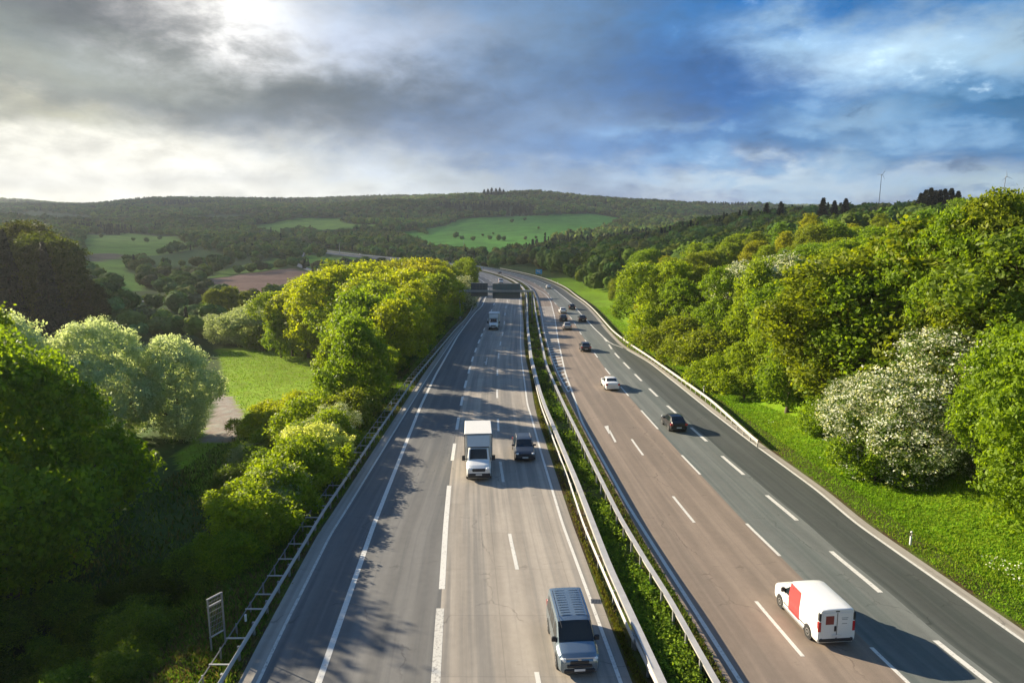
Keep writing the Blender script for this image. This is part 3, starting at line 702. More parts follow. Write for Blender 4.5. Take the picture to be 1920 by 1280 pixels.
def spruce(key, seed, h, r, n):
    rng = np.random.default_rng(seed); nb = n // 26; zf = rng.random(nb) ** 1.15; ang = rng.uniform(0, 2 * math.pi, nb); rr = r * (1 - zf) ** .8 * rng.uniform(.7, 1.1, nb) + .1
    t = rng.random((nb, 26)) ** .6; x = np.cos(ang)[:, None] * rr[:, None] * t; y = np.sin(ang)[:, None] * rr[:, None] * t
    z = 1.2 + zf[:, None] * (h - 1.4) - t * rr[:, None] * .28
    P = np.stack([x, y, z], 2).reshape(-1, 3) + rng.normal(0, .13, (nb * 26, 3)); Nn = np.repeat(np.stack([np.cos(ang), np.sin(ang), np.full(nb, .9)], 1), 26, 0)
    V, Fq = leaf_quads(rng, P, Nn, .24, .38); v = np.clip(np.repeat(rng.normal(.45, .25, nb), 26), 0, 1)
    c = mesh_np('crown', V, Fq, M['needle'], attrs={'v': np.repeat(v, 4)}, link=False)
    b = MB(); b.tube([(0, 0, -1), (0, 0, h * .5), (0, 0, h - .5)], [.3, .2, .05], 8); tk = b.build('trunk', M['bark'], smooth=60, link=False)
    PROTO[key] = (c.data, tk.data, h); bpy.data.objects.remove(c); bpy.data.objects.remove(tk)
spruce('spruce0', 60, 22, 4.0, 15000); spruce('spruce1', 61, 20, 3.4, 13000)

def plant(key, x, y, h, tint=(1, 1, 1), label='', group=None, wide=1.0, z=None, name=None, cat=None, rz=None):
    cm, tm, ph = PROTO[key]; s = h / ph
    isb = key.startswith('bush') or key.startswith('haw') and h < 6
    name = name or ('shrub' if isb else ('spruce_tree' if key.startswith('spruce') else 'broadleaf_tree'))
    e = empty(name, (x, y, float(ground_h(x, y)) if z is None else z), rz if rz is not None else random.uniform(0, 6.28), label, cat or ('shrub' if isb else 'tree'), group)
    e.scale = (s * wide, s * wide, s)
    for nm, d in (('crown' if not isb else 'foliage', cm), ('trunk' if not isb else 'stem', tm)):
        o = bpy.data.objects.new(nm, d); C.objects.link(o); o.parent = e; o.color = (*tint, 1)
    return e
G_ = dict(norm=(.85, .9, 1), dark=(.45, .55, .65), lit=(1.4, 1.35, .8), sun_gold=(1.95, 1.6, .45), amber=(1.8, 1.35, .6), olive=(1.15, 1.02, .8), fresh=(1.08, 1.18, .8), blue=(.85, 1.05, 1.3), sil=(1.15, 1.2, 1.7), grey=(1.2, 1.25, 2.2))  # the lit and golden tints put warm sunlight into the leaf colour
def at(px, py): x, y, z = ray_ground(px, py); return x, y
def top_h(px, ytop, x, y):           # height that brings the crown top to picture row ytop
    zc0 = CAM_Z - y * math.tan(math.atan((ytop - 640) / F_PX) + PITCH)
    return max(1.5, zc0 - float(ground_h(x, y)))

# ---- near left: big dark trees, silver trees, shrubs of the slope
near = []
def P_(key, x, y, ztop, tint, label, wide=1.0, group=None, **kw):
    near.append((x, y)); return plant(key, x, y, ztop - float(ground_h(x, y)), G_[tint], label, group, wide, **kw)
P_('oakA', -36.5, 46, 12.3, 'fresh', 'big dark green broadleaf tree with a sunlit top, nearest the road at lower left', .93)
P_('oakB', -49, 56, 12.0, 'lit', 'bright topped broadleaf tree cut by the left picture edge behind the dark tree', 1.0)
P_('oakB', -50, 67, 6.5, 'fresh', 'rounded green tree in front of the silvery willows, lower left', .75)
P_('oakA', -57, 43, 13.0, 'norm', 'tall dark tree standing at the far lower left edge', 1.0)
P_('willow', -63, 83, 8.0, 'sil', 'silvery green willow, leftmost of the three beside the gravel path', .95)
P_('willow', -55, 88, 6.4, 'sil', 'silvery green willow, middle one of the three beside the gravel path', .85)
P_('willow', -47.5, 93, 3.6, 'sil', 'silvery green willow nearest to the gravel path', .85)
rb = np.random.default_rng(5)
# dark undergrowth on the lower left
k = 0
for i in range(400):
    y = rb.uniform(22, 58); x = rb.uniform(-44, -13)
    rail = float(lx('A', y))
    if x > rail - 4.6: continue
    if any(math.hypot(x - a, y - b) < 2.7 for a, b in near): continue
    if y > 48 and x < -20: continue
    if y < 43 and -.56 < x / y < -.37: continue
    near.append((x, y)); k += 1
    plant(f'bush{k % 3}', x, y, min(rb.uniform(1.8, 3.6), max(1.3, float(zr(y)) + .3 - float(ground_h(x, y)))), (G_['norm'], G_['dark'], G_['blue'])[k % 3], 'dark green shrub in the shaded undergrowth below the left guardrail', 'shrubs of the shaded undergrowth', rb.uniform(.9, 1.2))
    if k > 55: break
# sunlit shrubs below the guardrail
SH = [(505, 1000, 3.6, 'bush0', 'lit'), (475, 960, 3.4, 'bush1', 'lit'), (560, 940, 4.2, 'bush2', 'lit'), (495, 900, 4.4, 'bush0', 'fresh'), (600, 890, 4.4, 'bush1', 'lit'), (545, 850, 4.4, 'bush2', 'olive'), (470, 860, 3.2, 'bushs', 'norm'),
      (640, 850, 5.0, 'bushs', 'lit'), (600, 815, 5.4, 'bush0', 'lit'), (525, 800, 4.0, 'bush1', 'sun_gold'), (500, 770, 3.2, 'bush2', 'sun_gold'), (555, 775, 4.6, 'bush0', 'sun_gold'), (650, 800, 6.0, 'haw0', 'lit'), (690, 770, 5.6, 'bush2', 'olive'), (575, 960, 3.0, 'bushs', 'norm'), (540, 1040, 2.4, 'bush1', 'fresh'), (520, 950, 3.8, 'haw0', 'lit'), (440, 920, 3.6, 'bush1', 'norm'), (560, 900, 4.6, 'bush0', 'lit'), (500, 850, 4.0, 'bush2', 'lit'), (590, 850, 4.6, 'hawl', 'lit'),
      (560, 815, 4.4, 'bush2', 'lit'), (630, 820, 5.6, 'bush1', 'lit'), (610, 930, 3.8, 'bush2', 'lit'), (590, 780, 5.0, 'bush2', 'lit'), (480, 800, 3.6, 'bush1', 'sun_gold'), (600, 1000, 2.6, 'bush0', 'lit'), (660, 870, 3.6, 'bush1', 'lit')]
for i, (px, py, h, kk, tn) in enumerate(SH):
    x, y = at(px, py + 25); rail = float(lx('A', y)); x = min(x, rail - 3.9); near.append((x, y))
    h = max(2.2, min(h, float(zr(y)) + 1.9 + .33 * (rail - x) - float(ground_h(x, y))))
    plant(kk, x, y, h, G_[tn], ('golden yellow sunlit shrub beside the meadow path' if tn == 'sun_gold' else 'sunlit yellow green shrub on the slope below the left guardrail'), 'golden shrubs by the path' if tn == 'sun_gold' else 'sunlit shrubs on the left slope', 1.15)
# ---- the row of trees between meadow and left carriageway
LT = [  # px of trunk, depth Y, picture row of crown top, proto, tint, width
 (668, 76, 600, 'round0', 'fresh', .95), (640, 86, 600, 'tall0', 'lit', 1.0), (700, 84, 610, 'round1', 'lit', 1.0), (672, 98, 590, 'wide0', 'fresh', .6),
 (735, 98, 560, 'round2', 'sun_gold', 1.1), (690, 104, 556, 'wide0', 'fresh', .9), (765, 112, 545, 'round0', 'sun_gold', 1.1), (715, 120, 535, 'wide1', 'lit', 1.0),
 (790, 128, 535, 'round1', 'sun_gold', 1.1), (745, 138, 515, 'wide0', 'sun_gold', 1.0), (812, 146, 512, 'round2', 'lit', 1.1), (775, 158, 500, 'wide1', 'amber', 1.0),
 (832, 166, 500, 'round0', 'sun_gold', 1.1), (800, 180, 492, 'wide0', 'amber', 1.0), (848, 186, 520, 'haw0', 'norm', 1.3), (826, 200, 492, 'wide1', 'sun_gold', 1.0),
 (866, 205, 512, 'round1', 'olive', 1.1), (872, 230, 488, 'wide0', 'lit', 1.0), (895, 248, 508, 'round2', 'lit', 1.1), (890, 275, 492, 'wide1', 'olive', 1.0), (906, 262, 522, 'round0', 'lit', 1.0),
 (545, 158, 548, 'wide0', 'lit', 1.0), (523, 156, 575, 'round1', 'fresh', .9), (590, 156, 568, 'round0', 'lit', 1.0), (575, 156, 522, 'wide1', 'sun_gold', 1.0), (615, 150, 512, 'wide0', 'sun_gold', 1.05),
 (650, 160, 492, 'wide1', 'sun_gold', 1.05), (690, 165, 480, 'wide0', 'sun_gold', 1.1), (725, 172, 480, 'wide1', 'amber', 1.0), (610, 172, 502, 'round1', 'olive', 1.2), (660, 140, 520, 'round2', 'lit', 1.2), (700, 142, 520, 'round0', 'sun_gold', 1.1),
 (665, 125, 555, 'round1', 'fresh', .9), (690, 118, 565, 'round2', 'lit', 1.0), (735, 190, 486, 'wide0', 'olive', 1.0), (770, 205, 490, 'wide1', 'sun_gold', 1.0),]
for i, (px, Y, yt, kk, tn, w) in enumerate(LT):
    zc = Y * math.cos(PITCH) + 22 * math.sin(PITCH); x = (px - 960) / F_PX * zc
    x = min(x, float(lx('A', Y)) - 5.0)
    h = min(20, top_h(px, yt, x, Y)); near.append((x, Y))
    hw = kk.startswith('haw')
    lab = 'white blossoming tree in the sunlit row left of the gantry' if hw else {'sun_gold': 'broadleaf tree tinted golden as if sunlit, in the row left of the motorway', 'amber': 'amber tinged broadleaf tree in the sunlit row left of the motorway', 'lit': 'yellow green tree tinted bright as if sunlit, in the row left of the motorway', 'fresh': 'fresh green tree in the sunlit row left of the motorway', 'olive': 'olive green tree in the sunlit row left of the motorway', 'norm': 'mid green tree in the sunlit row left of the motorway'}[tn]
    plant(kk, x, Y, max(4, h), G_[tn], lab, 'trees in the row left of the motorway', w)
# dark understorey along that row, next to the rail
for i in range(34):
    Y = 66 + i * 5.2 + rb.uniform(-1, 1); x = float(lx('A', Y)) - rb.uniform(4.6, 6.2); near.append((x, Y))
    plant(f'bush{i % 3}', x, Y, float(zr(Y)) + rb.uniform(.9, 2.0) - float(ground_h(x, Y)), G_['olive' if i % 2 else 'norm'], 'low shrub at the foot of the tree row beside the left guardrail', 'shrubs at the foot of the left tree row')
# valley floor behind the meadow
VL = [(432, 605, 530, 'tall0', 'olive', 1.2, 'yellowish upright tree, tallest of the clump left of the sunlit row'), (402, 608, 535, 'tall1', 'olive', 1.0, 'yellowish upright tree at the left of its clump behind the willows'), (462, 600, 540, 'tall0', 'olive', .9, 'slim yellowish tree at the right of its clump behind the willows'),
      (430, 645, 592, 'bushs', 'norm', 1.2, 'grey green shrub at the left end of the meadow edge'), (470, 650, 585, 'bushs', 'norm', 1.3, 'big grey green shrub at the middle of the meadow edge'), (492, 640, 572, 'bushs', 'norm', 1.2, 'tall grey green shrub beside the sunlit tree row'), (505, 655, 610, 'bush0', 'olive', 1.2, 'low olive shrub where meadow and tree row meet')]
for (px, pb, pt, kk, tn, w, lab) in VL:
    x, y = at(px, pb); near.append((x, y)); plant(kk, x, y, top_h(px, pt, x, y), G_[tn], lab, None, w)
# dark stand at the far left
k = 0
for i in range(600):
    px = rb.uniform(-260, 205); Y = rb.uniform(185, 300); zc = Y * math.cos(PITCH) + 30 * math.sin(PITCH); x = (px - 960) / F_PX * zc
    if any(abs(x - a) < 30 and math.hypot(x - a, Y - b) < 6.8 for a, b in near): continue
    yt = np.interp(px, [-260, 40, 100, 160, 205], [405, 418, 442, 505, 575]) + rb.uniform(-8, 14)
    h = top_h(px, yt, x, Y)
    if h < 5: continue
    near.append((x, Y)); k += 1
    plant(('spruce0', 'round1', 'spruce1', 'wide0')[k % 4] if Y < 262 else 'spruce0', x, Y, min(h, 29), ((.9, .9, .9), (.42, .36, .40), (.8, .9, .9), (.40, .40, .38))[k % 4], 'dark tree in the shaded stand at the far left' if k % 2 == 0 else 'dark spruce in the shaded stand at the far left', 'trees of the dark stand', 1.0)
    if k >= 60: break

# ---- right side
TL = [(1010, 508), (1060, 530), (1110, 566), (1140, 598), (1180, 642), (1250, 692), (1330, 742), (1490, 812), (1650, 900), (1760, 934), (1920, 1012), (2150, 1150), (2350, 1300)]
TLW = sorted([(at(*p)[1], at(*p)[0]) for p in TL]); TLY = np.array([a for a, b in TLW]); TLX = np.array([b for a, b in TLW])
def treeline(Y): return float(np.interp(Y, TLY, TLX))
HR = [(1935, 990, 640, 'lush', 'fresh', .9, 'dense bright green tree at the right picture edge above the grass bank'),
      (1705, 905, 715, 'haw0', 'norm', 1.2, 'white blossoming hawthorn, lowest one on the right grass bank'),
      (1620, 845, 705, 'haw1', 'norm', 1.1, 'pale blossoming shrub left of the lowest white hawthorn'),
      (1800, 830, 610, 'haw1', 'norm', 1.25, 'white flecked hawthorn behind the bright tree at the right edge'),
      (1740, 800, 650, 'hawl', 'norm', 1.1, 'half blossoming shrub between the two white hawthorns'),
      (1640, 905, 800, 'bush0', 'fresh', 1.0, 'low fresh green shrub at the foot of the white hawthorn'),
      (1530, 800, 455, 'tall0', 'olive', 1.25, 'tall olive green tree with a pointed top right of the motorway'),
      (1590, 800, 475, 'tall1', 'fresh', 1.2, 'tall green tree right of the pointed olive one'),
      (1545, 815, 740, 'bush1', 'fresh', 1.1, 'rounded green shrub on the grass bank below the tall trees'),
      (1475, 775, 600, 'round0', 'fresh', 1.0, 'fresh green tree at the front of the right wood'),
      (1440, 745, 560, 'tall1', 'lit', 1.0, 'yellow green upright tree at the front of the right wood'),
      (1345, 735, 672, 'bush2', 'lit', 1.2, 'rounded yellow green shrub behind the right guardrail'),
      (1395, 748, 640, 'round2', 'lit', .9, 'small yellow green tree behind the right guardrail'),
      (1620, 840, 790, 'bush2', 'dark', 1.0, 'small dark shrub between two green ones on the bank'),
      (1215, 640, 497, 'wide0', 'lit', 1.0, 'bright rounded tree, largest where the right guardrail bends'),
      (1165, 618, 505, 'round1', 'fresh', 1.1, 'bright tree left of the largest one at the guardrail bend'),
      (1250, 650, 520, 'round2', 'fresh', 1.0, 'bright tree right of the largest one at the guardrail bend'),
      (1190, 650, 580, 'bush0', 'lit', 1.1, 'yellow green shrub at the foot of the guardrail bend trees'),
      (1240, 675, 600, 'bush1', 'olive', 1.2, 'olive shrub at the foot of the guardrail bend trees'),
      (1290, 700, 625, 'bush2', 'olive', 1.3, 'broad olive shrub behind the right guardrail'),
      (1330, 655, 540, 'tall0', 'fresh', 1.0, 'slim fresh green tree between the bend and the blossom thicket'),
      (1370, 640, 495, 'haw0', 'norm', 1.0, 'pale blossoming tree, left one of the thicket in the right wood'),
      (1425, 640, 480, 'haw1', 'norm', 1.05, 'white blossoming tree, middle one of the thicket in the right wood'),
      (1465, 650, 485, 'hawl', 'norm', 1.1, 'pale blossoming tree, right one of the thicket in the right wood'),
      (1735, 770, 445, 'lush', 'fresh', .8, 'tall fresh green tree high on the right slope'),
      (1850, 760, 410, 'lush', 'olive', .85, 'tall olive tree on the skyline at the upper right'),
      (1905, 790, 440, 'wide1', 'norm', 1.1, 'broad deep green tree at the right edge above the bright one'),
      (1650, 760, 440, 'round1', 'olive', 1.2, 'olive green tree in the middle of the right slope')]
right_n = []
for (px, pb, pt, kk, tn, w, lab) in HR:
    x, y = at(px, pb); x += 2.8 if y > 85 else 0; right_n.append((x, y)); plant(kk, x, y, min(19, top_h(px, pt, x, y)), G_[tn], lab, None, w, name='blossoming_tree' if kk.startswith('haw') else None)
cand = []
for i in range(14000):
    Y = 30 + 330 * rb.random() ** .8; k_ = rb.uniform(.02, .95); x = k_ * Y
    if x < treeline(Y) + 2.6 + (2.6 if Y > 85 else 0): continue
    sp = 3.6 + Y * .018
    if any(abs(y2 - Y) < sp and math.hypot(x - a, Y - y2) < sp * (.75 if (a, y2) in right_n else 1) for a, y2 in right_n + cand): continue
    cand.append((x, Y))
cand.sort(key=lambda p: math.hypot(*p))
NIND = 215; far_list = []
kinds = ['round0', 'round1', 'round2', 'tall0', 'tall1', 'wide0', 'wide1']
tl_names = {'fresh': 'fresh green', 'olive': 'olive green', 'norm': 'mid green', 'lit': 'yellow green', 'amber': 'amber tinged', 'blue': 'deep green'}
for i, (x, Y) in enumerate(cand):
    d = x - treeline(Y); tn = random.choices(['fresh', 'olive', 'norm', 'lit', 'amber', 'blue'], [5, 4, 2, 5, 1, 1])[0]
    h = rb.uniform(2.6, 4.6) if d < 5 else (rb.uniform(5.0, 8.0) if d < 10 else rb.uniform(9., 13.))
    pxx = 960 + F_PX * x / (Y * math.cos(PITCH) + 2)
    row = float(np.interp(pxx, [1000, 1100, 1300, 1400, 1500, 1560, 1700, 1850, 2000], [505, 500, 512, 505, 462, 455, 418, 378, 362])) if Y < 170 else float(np.interp(pxx, [1000, 1100, 1200, 1300, 1500, 1700, 1900], [500, 458, 432, 408, 392, 382, 366]))
    h = max(2.5, min(h, top_h(pxx, row, x, Y)))
    if i < NIND:
        kk = random.choice(['bush0', 'bush1', 'bush2', 'haw0', 'hawl']) if d < 5 else random.choice(kinds)
        if kk in ('hawl', 'haw0'): lab = 'pale blossoming shrub among green ones at the foot of the right wood'; tn = 'norm'
        elif d < 5: lab = f'{tl_names[tn]} shrub along the foot of the right wood'
        else: lab = f'{tl_names[tn]} broadleaf tree in the wood on the right slope'
        plant(kk, x, Y, h, G_[tn], lab, 'shrubs at the foot of the right wood' if d < 5 else 'trees of the wood on the right slope', rb.uniform(.9, 1.15))
    else: far_list.append((x, Y, h, tn))
print('near trees', len(near), 'right individuals', min(NIND, len(cand)), 'cand', len(cand))

# ------------------------------------------------------------------ far woods as one mass of small crowns
def ico(sub):
    import bmesh
    bm = bmesh.new(); bmesh.ops.create_icosphere(bm, subdivisions=sub, radius=1)
    V = np.array([v.co[:] for v in bm.verts]); Fq = np.array([[v.index for v in f.verts] for f in bm.faces]); bm.free(); return V, Fq
def tri_leaves(rng, P, N0, s):
    n = len(P); N1 = unit(N0 + rng.normal(size=(n, 3)) * .55); T = unit(np.cross(N1, rdir(rng, n))); B = np.cross(N1, T); s = (s * rng.uniform(.6, 1.3, n))[:, None]
    return np.stack([P + T * s, P - T * s * .5 + B * s * .8, P - T * s * .5 - B * s * .8], 1).reshape(-1, 3), np.arange(3 * n).reshape(-1, 3)
def templates(lod):
    out = []; I = ico(2 if lod == 0 else 1)
    for sd in range(6):
        rng = np.random.default_rng(200 + sd); V0, F0 = I
        nl = 5; Vs = []; Fs = []; o = 0
        parts = [((0, 0, .58), (.42, .42, .40))] if lod else [((0, 0, .55), (.36, .36, .38))]
        for q in range(nl if lod == 0 else 2):
            a = rng.uniform(0, 6.28); parts.append(((.22 * math.cos(a), .22 * math.sin(a), rng.uniform(.42, .80)), (rng.uniform(.17, .27),) * 3))
        for c, rr in parts:
            v = V0 * np.array(rr) * rng.uniform(.86, 1.14, (len(V0), 1)) + np.array(c); Vs.append(v); Fs.append(F0 + o); o += len(v)
        n = 150 if lod == 0 else 34
        pk = rng.integers(0, len(parts), n); d = unit(rdir(rng, n) + np.array([0, 0, .35]))
        P = np.array([parts[k][0] for k in pk]) + d * np.array([parts[k][1] for k in pk]) * rng.uniform(.92, 1.15, (n, 1))
        v, f = tri_leaves(rng, P, d, .085 if lod == 0 else .15); Vs.append(v); Fs.append(f + o)
        out.append((np.concatenate(Vs), np.concatenate(Fs)))
    con = []
    for sd in range(3):
        rng = np.random.default_rng(300 + sd); n = 130 if lod == 0 else 36; zf = rng.random(n); a = rng.uniform(0, 6.28, n); rr = .19 * (1 - zf) ** .85 * rng.uniform(.6, 1.1, n)
        P = np.stack([rr * np.cos(a), rr * np.sin(a), .06 + zf * .92 - rr * .3], 1); v, f = tri_leaves(rng, P, np.stack([np.cos(a), np.sin(a), np.full(n, .6)], 1), .06 if lod == 0 else .10)
        m = 8; t = np.linspace(0, 2 * math.pi, m, endpoint=False); cv = np.concatenate([np.stack([.15 * np.cos(t), .15 * np.sin(t), np.full(m, .04)], 1), [[0, 0, .98]]]); cf = np.array([[i, (i + 1) % m, m] for i in range(m)])
        con.append((np.concatenate([cv, v]), np.concatenate([cf, f + len(cv)])))
    return out, con
TEMP = [templates(0), templates(1)]
def forest_mesh(name, items, label):
    """items: x, y, z, h, w, (r,g,b), conifer, lod"""
    groups = {}
    rng = np.random.default_rng(8)
    for it in items:
        dec, con = TEMP[it[7]]; kset = (it[7], it[6], int(rng.integers(0, len(con) if it[6] else len(dec)))); groups.setdefault(kset, []).append(it)
    Vs = []; Fs = []; Cs = []; o = 0
    for (lod, cf, k), its in groups.items():
        V0, F0 = TEMP[lod][1 if cf else 0][k]; n = len(its); A = np.array([[i[0], i[1], i[2], i[3], i[4]] for i in its]); col = np.array([i[5] for i in its])
        th = rng.uniform(0, 6.28, n); c, s = np.cos(th)[:, None], np.sin(th)[:, None]
        x = (V0[None, :, 0] * c - V0[None, :, 1] * s) * A[:, 4:5] + A[:, 0:1]; y = (V0[None, :, 0] * s + V0[None, :, 1] * c) * A[:, 4:5] + A[:, 1:2]; z = V0[None, :, 2] * A[:, 3:4] + A[:, 2:3]
        Vs.append(np.stack([x, y, z], 2).reshape(-1, 3)); m = len(V0)
        Fs.append((F0[None] + (np.arange(n) * m)[:, None, None]).reshape(-1, 3) + o); o += n * m
        jit = rng.uniform(.82, 1.2, (n, m, 1)); Cs.append((col[:, None, :] * jit).reshape(-1, 3))
    V = np.concatenate(Vs); Fq = np.concatenate(Fs); ob = mesh_np(name, V, Fq, M['forest'], cattr={'col': np.concatenate(Cs)})
    tag(ob, label, 'woodland', kind='stuff'); print(name, len(items), len(Fq))
rf = np.random.default_rng(21)
def canopy_col(x, y, con, near_=False):
    if con: c = np.array([.030, .048, .026])
    else:
        a = und(x, y, 2.2 if y > 900 else .9)
        b2 = und(x + 900, y - 300, 4.5)
        pal = [(.105, .160, .028), (.14, .18, .030), (.085, .13, .028), (.14, .15, .034), (.10, .11, .040), (.09, .155, .038)]
        c = np.array(pal[int(rf.integers(0, 6))]) * (1 + .28 * a) * (1.32 + .42 * b2)
    return tuple(c * rf.uniform(.75, 1.25))
def to_px(x, y, z):
    c, s = math.cos(PITCH), math.sin(PITCH); d = y * c - (z - CAM_Z) * s; u = y * s + (z - CAM_Z) * c
    return 960 + F_PX * x / d, 640 - F_PX * u / d
items_mid = []; items_far = []
for (x, Y, h, tn) in far_list:
    items_mid.append((x, Y, float(ground_h(x, Y)) - .3, h, h * .95, tuple(np.array(G_[tn]) * np.array([.07, .12, .018]) * rf.uniform(.8, 1.2)), False, 0))
# occupied grid for poisson-like spacing
def scatter(y0, y1, kx0, kx1, n, spf, fn, items, lod):
    Y = np.exp(rf.uniform(math.log(y0), math.log(y1), n)); Kx = rf.uniform(kx0, kx1, n); X = Kx * Y; grid = {}
    Zs = ground_h(X, Y); infield = np.zeros(n, bool)
    for P, c, kd in FW: infield |= inside(P, X + und(X, Y, .35) * np.clip(Y / 120, 1, 8), Y)
    dr = np.abs(X - np.interp(Y, YG, XM)) / np.interp(Y, YG, NRM)
    for i in range(n):
        if infield[i]: continue
        if dr[i] < 26 and Y[i] < 1100: continue
        sp = spf(Y[i]); gx, gy = int(X[i] // sp), int(Y[i] // sp)
        if any((gx + a, gy + b) in grid and math.hypot(X[i] - grid[(gx + a, gy + b)][0], Y[i] - grid[(gx + a, gy + b)][1]) < sp for a in (-1, 0, 1) for b in (-1, 0, 1)): continue
        r = fn(X[i], Y[i], Zs[i])
        if r is None: continue
        grid[(gx, gy)] = (X[i], Y[i]); h, w, con = r; items.append((X[i], Y[i], Zs[i] - .4, h, w, canopy_col(X[i], Y[i], con), con, lod))
def mid_rule(x, y, z):
    px, py = to_px(x, y, z)
    if px > 985 and x > treeline(min(y, 420)) + (0 if y < 420 else 0):
        if y < 352 : return None
        con = (und(x, y, 1.1) > .42 and px < 1700) or rf.random() < .05
        if y < 460: con = False
        h = rf.uniform(10, 15) * (1.15 if con else 1); return h, (h * .95 if not con else h * 1.05), con
    if px > 925: return None if py > 500 else (rf.uniform(8, 12), rf.uniform(8, 12), False)
    # valley left of the road
    if y < 172 or (y < 235 and not 205 < px < 410): return None
    if px > 600 and y < 330: return None
    if py > 640: return None
    dens = .36 + .6 * und(x, y, .7)
    if py > 560 and px < 520: dens *= .55
    if rf.random() > dens: return None
    h = rf.uniform(4.5, 9.5); return h, h * 1.25, rf.random() < .04
def far_rule(x, y, z):
    px, py = to_px(x, y, z)
    con = und(x, y, 5) > .55 or rf.random() < .06
    if px > 990 and y < 1150: con = und(x, y, 1.1) > .35 or con
    h = rf.uniform(11, 17) if y > 900 else rf.uniform(6, 13); w = h * (1.05 if not con else 1.1)
    if y > 1500: w *= 1.25
    return h, w, con
scatter(170, 700, -.95, 1.0, 26000, lambda y: 5.2 + y * .0065, mid_rule, items_mid, 0)
scatter(700, 1500, -.95, 1.0, 26000, lambda y: 7.5 + (y - 700) * .004, far_rule, items_far, 1)
scatter(1500, 6500, -.95, .98, 42000, lambda y: 10.5 + (y - 1500) * .0065, far_rule, items_far, 1)
# lone trees and hedges in the meadows
def lone(px, py, h, col=(.035, .06, .018), con=False, w=1.1, items=items_mid, lod=0):
    x, y, z = ray_ground(px, py); items.append((x, y, z - .3, h, h * w, col, con, lod))
for (px, py, h) in [(854, 448, 12), (866, 450, 7), (887, 452, 8), (918, 450, 8), (935, 452, 10), (945, 452, 8), (905, 480, 11), (838, 470, 9), (870, 476, 6), (960, 418, 9), (984, 414, 8), (1010, 430, 6), (905, 443, 5), (925, 440, 5), (985, 450, 6), (1005, 448, 5),
                    (480, 430, 6), (496, 431, 7), (530, 433, 6), (540, 432, 7), (552, 431, 6), (598, 484, 6), (604, 500, 5), (630, 500, 6), (650, 502, 6), (512, 502, 4), (590, 520, 6), (275, 455, 8), (250, 452, 6), (300, 450, 7), (190, 446, 7), (620, 520, 6)]:
    lone(px, py, h, canopy_col(px, py, False))
for i in range(70):   # hedge lines
    t = i / 69; lone(640 + 160 * t, 415 + 26 * t - 10 * math.sin(t * 3), rf.uniform(7, 11), canopy_col(i, 900, False))
    lone(560 + 230 * t, 462 + 22 * t, rf.uniform(6, 9), canopy_col(i, 700, rf.random() < .2))
    lone(450 + 290 * t, 441 + rf.uniform(-3, 8), rf.uniform(6, 10), canopy_col(i, 800, False))
forest_mesh('woodland', items_mid, 'mixed wood and scrub of the mid distance in the valley and on the hillside')
forest_mesh('far_woodland', items_far, 'far wooded hills closing the valley below the sky')
# dark conifers on the skylines: single trees
for i, (px, yt, w) in enumerate([(908, 355, 1), (915, 354, 1), (922, 352, 1), (930, 353, 1), (937, 352, 1), (944, 355, 1)]):
    x, y, z = ray_ground(px, 372); h = 20 + 4 * math.sin(i * 2.2)
    zt = CAM_Z - y * math.tan(math.atan((yt - 640) / F_PX) + PITCH); plant('spruce0', x, y, max(14, min(38, zt - z)), (.7, .7, .8), 'dark conifer in the small clump on the far central ridge', 'conifers on the far central ridge', 2.6)
for i, (px, yt, Y) in enumerate([(1722, 362, 150), (1731, 356, 152), (1740, 352, 150), (1749, 357, 154), (1757, 356, 150), (1766, 354, 152), (1778, 353, 149), (1791, 358, 151), (1541, 371, 210), (1583, 372, 205), (1562, 376, 215), (1436, 380, 260), (1462, 378, 262)]):
    x = (px - 960) / F_PX * (Y * math.cos(PITCH)); Y2 = Y * (1.9 if i < 8 else 1.7); x *= (1.9 if i < 8 else 1.7)
    h = min(26, top_h(px, yt, x, Y2)); plant('spruce1', x, Y2, max(h, 8), (.6, .6, .7), 'dark conifer on the skyline above the right wood', 'conifers on the right skyline', 1.9)

# ------------------------------------------------------------------ verges, grass and median plants
def verge_mat():
    m, N, p, o = mat('verge_soil'); geo = N.n('ShaderNodeNewGeometry').outputs['Position']
    a = N.noise(geo, .35, 6, .65); b = N.noise(geo, 3, 6, .7)
    c = N.mix(N.rng(a, .38, .58), (.085, .052, .030), (.105, .15, .022)); c = N.mix(N.m('MULTIPLY', b, .7), c, (.06, .05, .02))
    N.t.links.new(c, p.inputs['Base Color']); p.inputs['Roughness'].default_value = .95; p.inputs['Specular IOR Level'].default_value = .1
    bp = N.n('ShaderNodeBump', i_Strength=1., i_Distance=.12); N.t.links.new(b, bp.inputs['Height']); N.t.links.new(bp.outputs[0], p.inputs['Normal']); return m
M['verge'] = verge_mat()
MIDL = (L['H'] + L['I']) / 2
for nm, a, b, dz, za, zb, lab in (('verge', 'G', L['H1'], 0, -.01, -.10, 'bare soil and moss strip between left carriageway and median rail'), ('verge', L['H1'], L['I'], 0, -.10, -.10, 'planted strip between the two median rails'), ('verge', 'I', 'J', 0, -.10, -.01, 'mossy strip between median rail and right carriageway')):
    ribbon(nm, a, b, M['verge'], dza=za, dzb=zb, label=lab)
ribbon('verge', L['BO'] - 3.4 * NRM, 'BO', M['verge'], dza=-.12, dzb=-.01, y1=420, label='grassy soil strip beside the left edge of the road')
ribbon('verge', 'GUT', L['GUT'] + 2.2 * NRM, M['verge'], dza=-.01, dzb=-.02, y1=420, label='grassy soil strip beside the right edge of the road')
